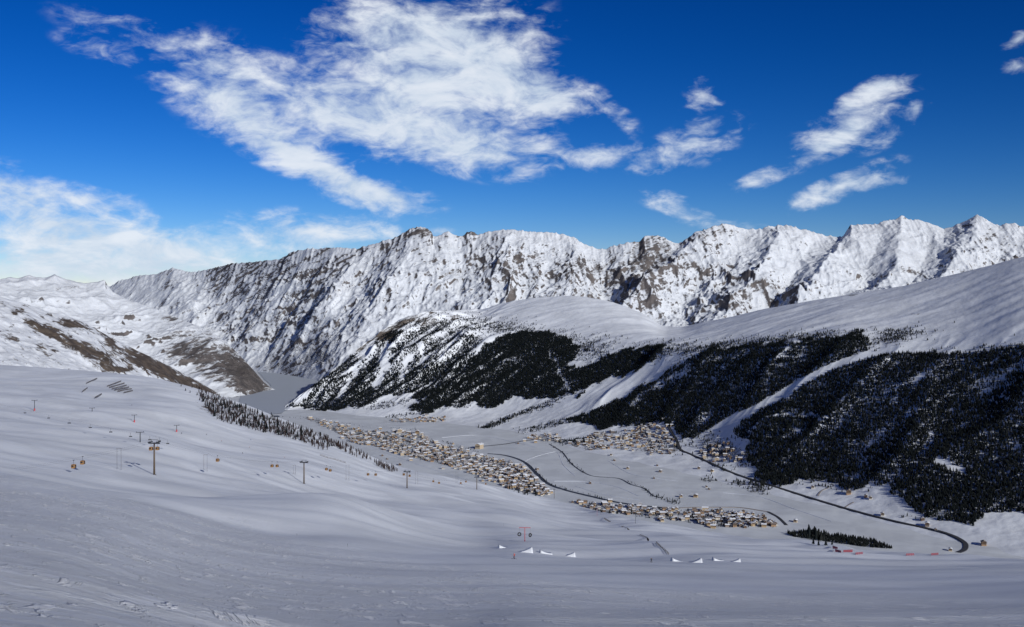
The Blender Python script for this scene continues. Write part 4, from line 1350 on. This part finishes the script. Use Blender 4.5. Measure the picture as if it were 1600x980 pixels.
# ------------------------------------------------------------------ gondola lift
UPV = Vector((0, 0, 1))
PYL = [(241, 742, 55), (475, 756, 37), (636, 763, 28.5), (745, 765, 21), (866, 779, 16)]
PB, PH = [], []
for x, y, hpx in PYL:
    p = at(x, y)
    PB.append(p)
    PH.append(hpx / F * p.y)
p0 = PB[0] + (PB[0] - PB[1]).normalized() * 330
BEFORE = Vector((p0.x, p0.y, PB[0].z + PH[0] + 22))
words = ['tallest yellow-brown gondola pylon, nearest on the left', 'second gondola pylon from the left', 'third gondola pylon, beside the larch thicket', 'fourth gondola pylon, on the open meadow edge', 'small reddish gondola pylon against the river bend']
GAUGE = 2.6
tops = []
for i, (b, hh) in enumerate(zip(PB, PH)):
    nx = PB[i + 1] if i + 1 < len(PB) else PB[i] + (PB[i] - PB[i - 1])
    pv = PB[i - 1] if i else PB[0] - (PB[1] - PB[0])
    d = (nx - pv)
    rz = math.atan2(d.y, d.x)       # local +x along the line
    o = empty('gondola_pylon', b, rz)
    tag(o, words[i], 'pylon', 'gondola pylons')
    MB().tube((0, 0, -1.5), (0, 0, hh * .88), .62, .42, 12).build('mast', 'rust_steel', o, True)
    MB().tube((0, 0, -1.5), (0, 0, .25), 1.3, 1.1, 10).build('footing', 'grey_steel', o)
    a = MB()
    a.box(-.35, .35, -GAUGE - 1.0, GAUGE + 1.0, hh * .88, hh * .88 + .7)
    a.build('crossarm', 'dark_steel', o)
    for s in (-1, 1):
        m = MB()
        m.box(-2.8, 2.8, s * GAUGE - .12, s * GAUGE + .12, hh * .88 + .72, hh * .88 + 1.0)
        sb = m.build('sheave_beam', 'dark_steel', o)
        w_ = MB()
        for k in range(6):
            xx = -2.5 + k
            w_.tube((xx, s * GAUGE - .2, hh * .88 + 1.12), (xx, s * GAUGE + .2, hh * .88 + 1.12), .26, n=8)
        w_.build('sheave_wheels', 'dark_steel', sb)
    g = MB()
    for s in (-1, 1):
        g.tube((0, s * 1.2, hh * .88 + .7), (0, s * 2.0, hh), .1, n=5)
    g.tube((0, -2.3, hh), (0, 2.3, hh), .11, n=5)
    g.build('lifting_frame', 'dark_steel', o)
    tops.append((b + UPV * (hh * .88 + 1.45), rz))
# two haul rope strands
nodes = [BEFORE] + [t_[0] for t_ in tops] + [tops[-1][0] + (tops[-1][0] - tops[-2][0]) * .9 + Vector((0, 0, -25))]


def strand(s):
    out = []
    for i in range(len(nodes) - 1):
        a, b = nodes[i], nodes[i + 1]
        dr = (b - a)
        nr = Vector((-dr.y, dr.x, 0)).normalized() * GAUGE * s
        n = 24
        sag = dr.length * .018
        for k in range(n + (i == len(nodes) - 2)):
            t_ = k / n
            out.append(a + dr * t_ + nr - UPV * (4 * sag * t_ * (1 - t_)))
    return out


STR = {}
for s, wd in ((-1, 'nearer to the camera'), (1, 'farther from the camera')):
    pts = strand(s)
    STR[s] = pts
    m = MB()
    for a, b in zip(pts[:-1], pts[1:]):
        m.tube(a, b, .028, n=4)
    tag(m.build('haul_rope', 'dark_steel'), 'thin steel gondola rope strand ' + wd, 'rope', 'gondola ropes')


def strand_at(s, x):
    pts = STR[s]
    for a, b in zip(pts[:-1], pts[1:]):
        xa, xb = proj(a.x, a.y, a.z)[0], proj(b.x, b.y, b.z)[0]
        if xa <= x <= xb:
            t_ = (x - xa) / (xb - xa)
            return a + (b - a) * t_, b - a
    return None, None


def cabin_meshes():
    body = MB()
    prof = [(-.95, 0), (-1.12, .75), (-1.0, 1.75), (-.7, 2.05), (.7, 2.05), (1.0, 1.75), (1.12, .75), (.95, 0)]
    n = len(prof)
    vs_ = []
    for y, sc in ((-.95, .86), (-.75, 1), (.75, 1), (.95, .86)):
        vs_ += [(px_ * sc, y, 1.02 + (z - 1.02) * sc) for px_, z in prof]
    fs = []
    for k in range(3):
        for i in range(n):
            j = (i + 1) % n
            fs.append((k * n + i, k * n + j, (k + 1) * n + j, (k + 1) * n + i))
    fs += [tuple(range(n - 1, -1, -1)), tuple(range(3 * n, 4 * n))]
    body.add(vs_, fs)
    g1 = MB().box(-.72, -.06, -.99, -.93, .85, 1.72)
    g2 = MB().box(.06, .72, -.99, -.93, .85, 1.72)
    g3 = MB().box(1.02, 1.14, -.62, .62, .85, 1.6)
    g4 = MB().box(-1.14, -1.02, -.62, .62, .85, 1.6)
    g5 = MB().box(-.72, .72, .93, .99, .85, 1.72)
    hang = MB()
    hang.tube((0, 0, 2.0), (0, .12, 3.1), .07, n=6)
    hang.tube((0, .12, 3.1), (0, 0, 4.1), .07, n=6)
    grip = MB().box(-.45, .45, -.22, .22, 4.0, 4.3)
    rack = MB().box(-.6, .6, -1.16, -.99, .25, .62)
    return body.mesh('body', 'cabin_yellow'), [g.mesh('window', 'cabin_glass') for g in (g1, g2, g3, g4, g5)], hang.mesh('hanger', 'dark_steel'), grip.mesh('grip', 'dark_steel'), rack.mesh('ski_rack', 'dark_steel')


CAB = cabin_meshes()
cabs = [(115, -1, 'left one of the leftmost cabin pair'), (129, 1, 'right one of the leftmost cabin pair'), (236, -1, 'left cabin passing the tallest pylon'), (246, 1, 'right cabin passing the tallest pylon'), (340, -1, 'single cabin between first and second pylon'),
        (425, -1, 'left cabin of the pair before the second pylon'), (433, 1, 'right cabin of the pair before the second pylon'), (510, -1, 'left cabin of the pair just past the second pylon'), (516, 1, 'right cabin of the pair just past the second pylon'), (575, -1, 'left cabin of the pair before the third pylon'),
        (587, 1, 'right cabin of the pair before the third pylon'), (631, -1, 'left cabin at the third pylon'), (640, 1, 'right cabin at the third pylon'), (677, -1, 'left cabin of the pair between third and fourth pylon'), (686, 1, 'right cabin of the pair between third and fourth pylon'),
        (720, -1, 'left cabin just before the fourth pylon'), (728, 1, 'right cabin just before the fourth pylon'), (759, -1, 'left cabin just past the fourth pylon'), (768, 1, 'right cabin just past the fourth pylon')]
for x, s, wd in cabs:
    p, d = strand_at(s, x)
    if p is None:
        continue
    k = 1.0
    o = empty('gondola_cabin', p - UPV * (4.15 * k), math.atan2(d.y, d.x))
    o.scale = (k, k, k)
    tag(o, 'yellow gondola cabin with dark windows, ' + wd, 'gondola', 'gondola cabins')
    link_mesh('body', CAB[0], o)
    for w_ in CAB[1]:
        link_mesh('window', w_, o)
    hg = link_mesh('hanger', CAB[2], o)
    link_mesh('grip', CAB[3], hg)
    link_mesh('ski_rack', CAB[4], o)

# thin twin-pole frames of the old lift
for x, y, hpx, gap, wd in [(186, 734, 33, 6, 'left of the tallest pylon'), (321, 736, 25, 5, 'right of the tallest pylon'), (460, 741, 14, 3.5, 'left of the second pylon'), (543, 751, 24, 4.5, 'right of the second pylon'), (651, 757, 20, 3.5, 'right of the third pylon'), (714, 755, 17, 3, 'left of the fourth pylon'), (760, 758, 12, 2.5, 'right of the fourth pylon')]:
    p = at(x, y)
    hh, g_ = hpx / F * p.y, gap / F * p.y / 2
    o = empty('twin_pole_frame', p, .25)
    tag(o, 'thin grey twin-pole frame standing ' + wd, 'pole frame', 'twin-pole frames')
    for s in (-1, 1):
        MB().tube((s * g_, 0, -1), (s * g_, 0, hh), .13, .09, 6).build('pole', 'grey_steel', o)
    MB().box(-g_ - .7, g_ + .7, -.07, .07, hh, hh + .16).build('crossbar', 'grey_steel', o)
    MB().box(-g_ + .1, g_ - .1, -.05, .05, hh * .12, hh * .12 + .1).build('brace', 'grey_steel', o)

# chairlift on the upper plateau
for x, y, hpx, red, wd in [(219, 691, 15, False, 'dark chairlift pylon on the slope behind the tallest gondola pylon'), (54, 642, 16, True, 'far left chairlift pylon with red padding at its foot'), (210, 660, 11, True, 'middle chairlift pylon with red padding at its foot'), (276, 675, 10, True, 'right chairlift pylon with red padding at its foot'), (144, 643, 5, False, 'tiny distant lift pylon on the plateau')]:
    p = at(x, y)
    hh = hpx / F * p.y
    o = empty('chairlift_pylon', p, .35)
    tag(o, wd, 'pylon', 'chairlift pylons')
    MB().tube((0, 0, -1), (0, 0, hh), .4, .28, 8).build('mast', 'dark_steel', o, True)
    MB().box(-2.9, 2.9, -.25, .25, hh, hh + .45).build('crossarm', 'dark_steel', o)
    for s in (-1, 1):
        MB().box(s * 2.5 - .15, s * 2.5 + .15, -1.6, 1.6, hh + .47, hh + .8).build('sheave_train', 'dark_steel', o)
    if red:
        MB().tube((0, 0, -.3), (0, 0, 2.4), .75, .75, 10).build('foot_padding', 'red_paint', o)
cs = MB()
cs.box(-1.1, 1.1, -.05, .5, 0, .12)
cb_ = MB().box(-1.1, 1.1, .42, .55, .12, .75)
ch_ = MB().tube((0, .2, .7), (0, .2, 3.0), .07, n=5)
chm = cs.mesh('seat', 'dark_steel'), cb_.mesh('backrest', 'dark_steel'), ch_.mesh('hanger', 'dark_steel')
line = [(39, 646), (76, 654), (108, 662), (141, 669), (173, 676), (204, 683), (234, 688), (249, 690), (262, 694)]
lr = []
for i, (x, y) in enumerate(line):
    p = at(x, y + 9)
    d = p.y * .985
    q_ = Vector(((x - CX) / F * d, d, (HY - y) / F * d))
    o = empty('lift_chair', q_, .3)
    tag(o, 'dark chairlift chair, %s in the row seen from the left' % ['first', 'second', 'third', 'fourth', 'fifth', 'sixth', 'seventh', 'eighth', 'ninth'][i], 'lift chair', 'chairlift chairs')
    for nm, me in zip(('seat', 'backrest', 'hanger'), chm):
        link_mesh(nm, me, o)
    lr.append(q_ + Vector((0, .2, 3.0)))
m = MB()
for a, b in zip(lr[:-1], lr[1:]):
    m.tube(a, b, .03, n=4)
e0 = lr[0] + (lr[0] - lr[1]) * 1.5
m.tube(e0, lr[0], .03, n=4)
tag(m.build('chairlift_rope', 'dark_steel'), 'thin rope carrying the row of chairlift chairs', 'rope')

# other posts and masts
for x, y, hpx, mat, T, wd in [(993, 818, 28, 'dark_steel', False, 'tall thin dark mast before the lower village strip'), (933, 806, 11, 'red_paint', False, 'short reddish post at the slope edge before the village'), (464, 838, 3.2, 'dark_steel', False, 'low dark marker post on the near left snow'), (543, 854, 3.5, 'dark_steel', False, 'low dark marker post on the near middle snow'), (787, 822, 4, 'dark_steel', False, 'low grey marker post above the tyre mast')]:
    p = at(x, y)
    hh = hpx / F * p.y
    r = max(.04, hh * .012)
    o = empty('mast' if hpx > 8 else 'marker_post', p)
    tag(o, wd, 'post')
    MB().tube((0, 0, -.8), (0, 0, hh), r, r * .7, 7).build('pole', mat, o)
    MB().box(-r * 2.2, r * 2.2, -r * 1.2, r * 1.2, hh, hh + r * 3).build('head', mat, o)

# ------------------------------------------------------------------ tyre mast in the fun park
p = at(820, 846)
hh = 21 / F * p.y
wid = 9 / F * p.y
o = empty('tyre_mast', p, -.05)
tag(o, 'red T-shaped mast with tyres at both sides in the snow park', 'mast')
MB().tube((0, 0, -.6), (0, 0, hh), .17, .13, 10).build('post', 'red_paint', o, True)
MB().box(-wid, wid, -.12, .12, hh, hh + .22).build('crossbar', 'red_paint', o)
MB().tube((0, 0, -.2), (0, 0, .5), .3, .26, 10).build('sleeve', 'red_net', o)
for s, tl, wd in ((-1, .25, 'left'), (1, .75, 'right')):
    q_ = p + Vector((s * wid * .94, 0, hh * .53 if s < 0 else hh * .47))
    rr = 3.1 / F * p.y
    me = bpy.data.meshes.new('tyre')
    vs_, fs = [], []
    A, B = 24, 10
    for i in range(A):
        for j in range(B):
            a, b = 2 * math.pi * i / A, 2 * math.pi * j / B
            rad = rr * .76 + math.cos(b) * rr * .27
            vs_.append((rad * math.cos(a), math.sin(b) * rr * .32, rad * math.sin(a)))
            fs.append((i * B + j, i * B + (j + 1) % B, ((i + 1) % A) * B + (j + 1) % B, ((i + 1) % A) * B + j))
    t_ = empty('hanging_tyre', q_, tl)
    tag(t_, 'black tyre hanging %s of the red T-shaped mast' % wd, 'tyre', 'hanging tyres')
    MB().add(vs_, fs).build('tread', 'rubber', t_, True)
    MB().tube((0, 0, rr * .95), (0, 0, p.z + hh - q_.z + .02), .025, n=5).build('rope', 'dark_steel', t_)

# ------------------------------------------------------------------ snow kickers
def kicker(x, y, L, Wd, Hh, rz, label):
    p = at(x, y)
    n = 9
    vs_, fs = [], []
    for i in range(n + 1):
        t_ = i / n
        z = Hh * t_ ** 1.9
        w0 = Wd * (1.15 - .3 * t_)
        xx = L * (t_ - .5)
        vs_ += [(xx, -w0 - .8 * z, -1.2), (xx, -w0, z), (xx, w0, z), (xx, w0 + .8 * z, -1.2)]
        if i:
            a, b = 4 * (i - 1), 4 * i
            fs += [(a, b, b + 1, a + 1), (a + 1, b + 1, b + 2, a + 2), (a + 2, b + 2, b + 3, a + 3)]
    e = 4 * n
    xx = L * .5 + Hh * .28
    vs_ += [(xx, -Wd * .8, -1.2), (xx, Wd * .8, -1.2)]
    k = len(vs_)
    fs += [(e, k - 2, e + 1), (e + 1, k - 2, k - 1, e + 2), (e + 2, k - 1, e + 3)]
    me = MB().add(vs_, fs)
    o = me.build('snow_kicker', 'kicker_snow', None, True)
    o.location = p
    o.rotation_euler = (0, 0, rz)
    tag(o, label, 'ski jump', 'snow kickers')


kicker(818, 863, 6.5, .9, 1.77, R(12), 'white snow kicker directly right of the skier, under the tyre mast')
kicker(787, 856, 4.0, 1.2, 1.36, R(192), 'shaded snow kicker left of the tyre mast')
kicker(853, 865, 4.5, 1.2, 1.50, R(192), 'dark-sided snow kicker in the middle of the park')
kicker(888, 869, 5.0, .8, 1.36, R(12), 'white snow kicker, second bright one from the left')
kicker(1058, 877, 3.6, 1.1, 1.29, R(192), 'dark-sided snow kicker right of the standing person')
kicker(1086, 879, 4.2, .8, 1.29, R(12), 'white snow kicker at the right end of the park')
kicker(1122, 876, 3.6, 1.0, 1.16, R(192), 'narrow dark-sided kicker beyond the last bright one')
kicker(1148, 878, 3.6, .7, 1.02, R(12), 'smallest white kicker farthest right')

# ------------------------------------------------------------------ fences
def fence(pts, hh, label, mat='fence_wood', name='snow_fence', step=4.0, group=None, rails=3):
    W_ = [at(x, y) for x, y in pts]
    path = []
    for a, b in zip(W_[:-1], W_[1:]):
        n = max(1, int((b - a).length / step))
        for k in range(n):
            path.append(a + (b - a) * (k / n))
    path.append(W_[-1])
    path = path[:60]
    org = path[0]
    o = empty(name, org)
    tag(o, label, 'fence', group)
    pm = MB().tube((0, 0, -1.0), (0, 0, hh), .09, .08, 6).mesh('post', mat)
    for q_ in path:
        c = link_mesh('post', pm, o)
        c.location = q_ - org
    for r in range(rails):
        m = MB()
        z = hh * (.25 + .7 * r / max(1, rails - 1))
        hb = hh * (.11 if rails < 4 else .08)
        for a, b in zip(path[:-1], path[1:]):
            d = (b - a)
            nr = Vector((-d.y, d.x, 0)).normalized() * .04
            a0, b0 = a - org, b - org
            vs_ = [a0 - nr + UPV * (z - hb), b0 - nr + UPV * (z - hb), b0 - nr + UPV * (z + hb), a0 - nr + UPV * (z + hb), a0 + nr + UPV * (z - hb), b0 + nr + UPV * (z - hb), b0 + nr + UPV * (z + hb), a0 + nr + UPV * (z + hb)]
            m.add(vs_, [(0, 1, 2, 3), (7, 6, 5, 4), (3, 2, 6, 7), (0, 4, 5, 1)])
        m.build('rail', mat, o)
    return o


Z1 = lambda x, y: (x * .3265, 560 + y * .3265)
for i, (a, b) in enumerate([((513, 137), (580, 112)), ((522, 143), (596, 122)), ((535, 150), (606, 132)), ((548, 156), (618, 141)), ((562, 162), (630, 149)), ((592, 168), (636, 158)), ((393, 164), (419, 145)), ((453, 193), (487, 174)), ((413, 123), (465, 99))]):
    fence([Z1(*a), Z1(*b)], 2.2, ['topmost', 'second from top', 'third from top', 'fourth from top', 'fifth from top', 'lowest and shortest'][i] + ' avalanche fence of the stacked set on the plateau' if i < 6 else ['short dark avalanche fence left of the stacked set', 'short avalanche fence below the stacked set', 'long faint avalanche fence left above the stacked set'][i - 6], name='avalanche_fence', step=4.5, group='avalanche fences', rails=4)
Z3 = lambda x, y: (800 + x * .3265, 560 + y * .3265)
for i, pts in enumerate([[(440, 765), (470, 782), (498, 806)], [(524, 805), (552, 815), (575, 835), (588, 857)], [(612, 846), (645, 860), (662, 880), (674, 905)], [(690, 884), (712, 905), (735, 925), (750, 940)]]):
    fence([Z3(*q_) for q_ in pts], .75, ['highest and farthest', 'second', 'third', 'lowest and nearest'][i] + ' of four curved snow fences right of the slope', step=3.5, group='curved snow fences', rails=2)
for i, pts in enumerate([[(1301, 855), (1312, 859)], [(1305, 861), (1314, 864)], [(1318, 863), (1332, 862)], [(1337, 867), (1348, 866)], [(1416, 868.5), (1428, 868.0)], [(1455, 868), (1466, 867)]]):
    fence(pts, 1.0, ['first red safety net, just below the spruces', 'second red safety net, under the first', 'wide red safety net right of the spruces', 'red safety net before the shelter belt tip', 'red safety net left of the road hairpin', 'red safety net in front of the road hairpin'][i], 'red_net', 'safety_net', 2.0, 'red safety nets', rails=4)
fence([Z1(0, 0), Z1(1, 1)] if False else [(500, 712), (512, 716), (524, 719), (540, 724)], 1.6, 'low dark fence on the snow below the larch belt', step=7, rails=2)

# ------------------------------------------------------------------ skiers
def skier(x, y, hpx, mat, rz, label, pose=0):
    p = at(x, y)
    s = max(.8, min(1.9, hpx / F * p.y)) / 1.75 if hpx else 1.0
    s = max(.9, min(1.15, s))
    o = empty('person', p, rz)
    o.scale = (s, s, s)
    tag(o, label, 'person', 'people on the snow')
    k = .10 if pose == 0 else 0.0
    J = [(0, 0, .95), (0, .03, 1.15), (0, .08 + k * .5, 1.38), (0, .12 + k * .5, 1.50), (0, .14 + k * .6, 1.64),             # pelvis .. head
         (-.13, 0, .90), (-.17, .14 + k, .50), (-.17, .0, .08), (-.17, .16, .05),
         (.13, 0, .90), (.17, .14 + k, .50), (.17, .0, .08), (.17, .16, .05),
         (-.2, .06, 1.40), (-.40, .02, 1.16), (-.46, .26, 1.04), (.2, .06, 1.40), (.40, .02, 1.16), (.46, .26, 1.04)]
    E = [(0, 1), (1, 2), (2, 3), (3, 4), (0, 5), (5, 6), (6, 7), (7, 8), (0, 9), (9, 10), (10, 11), (11, 12), (2, 13), (13, 14), (14, 15), (2, 16), (16, 17), (17, 18)]
    rad = [.15, .15, .17, .065, .12, .11, .085, .07, .06, .11, .085, .07, .06, .09, .07, .05, .09, .07, .05]
    me = bpy.data.meshes.new('body')
    me.from_pydata(J, E, [])
    me.materials.append(MATS[mat])
    b = link_mesh('body', me, o)
    sk = b.modifiers.new('skin', 'SKIN')
    for i, r in enumerate(rad):
        me.skin_vertices[0].data[i].radius = (r, r)
    me.skin_vertices[0].data[0].use_root = True
    ss = b.modifiers.new('sub', 'SUBSURF')
    ss.levels = ss.render_levels = 1
    for q_ in (-1, 1):
        MB().add([(q_ * .17 - .05, -.7, .0), (q_ * .17 + .05, -.7, .0), (q_ * .17 + .05, .85, .0), (q_ * .17 - .05, .85, .0), (q_ * .17 - .05, -.7, .04), (q_ * .17 + .05, -.7, .04), (q_ * .17 + .05, .85, .04), (q_ * .17 - .05, .85, .04), (q_ * .17 - .03, 1.0, .12), (q_ * .17 + .03, 1.0, .12)],
                 [(0, 3, 2, 1), (4, 5, 6, 7), (0, 1, 5, 4), (1, 2, 6, 5), (3, 0, 4, 7), (7, 6, 9, 8), (2, 3, 8, 9)]).build('ski', 'ski', o)
        MB().tube((q_ * .46, .26, 1.06), (q_ * .55, -.1, .02), .012, n=5).build('ski_pole', 'ski', o)


skier(804, 873.5, 10, 'skier_red', R(70), 'skier in reddish clothes below the bright kicker in the park')
skier(1018, 879, 7, 'skier_dark', R(20), 'person in dark clothes standing at the lower park edge', 1)
for i, (x, y, mt, wd) in enumerate([(284, 678, 'skier_dark', 'right of the red-footed chairlift pylon'), (323, 680, 'skier_dark', 'alone on the far slope'), (346, 690, 'skier_red', 'above the single cabin'), (379, 709, 'skier_dark', 'left of the first cabin pair before the second pylon'), (390, 700, 'skier_red', 'in red on the far piste'), (206, 634, 'skier_dark', 'on the plateau below the avalanche fences'), (445, 716, 'skier_red', 'in red above the second pylon'), (392, 668 + 20, 'skier_blue', 'near the larch belt')]):
    skier(x, y, 0, mt, R(random.uniform(0, 360)), 'tiny skier ' + wd)
print('houses', len(H_ALL), 'trees', NTREE, 'objects', len(bpy.data.objects))
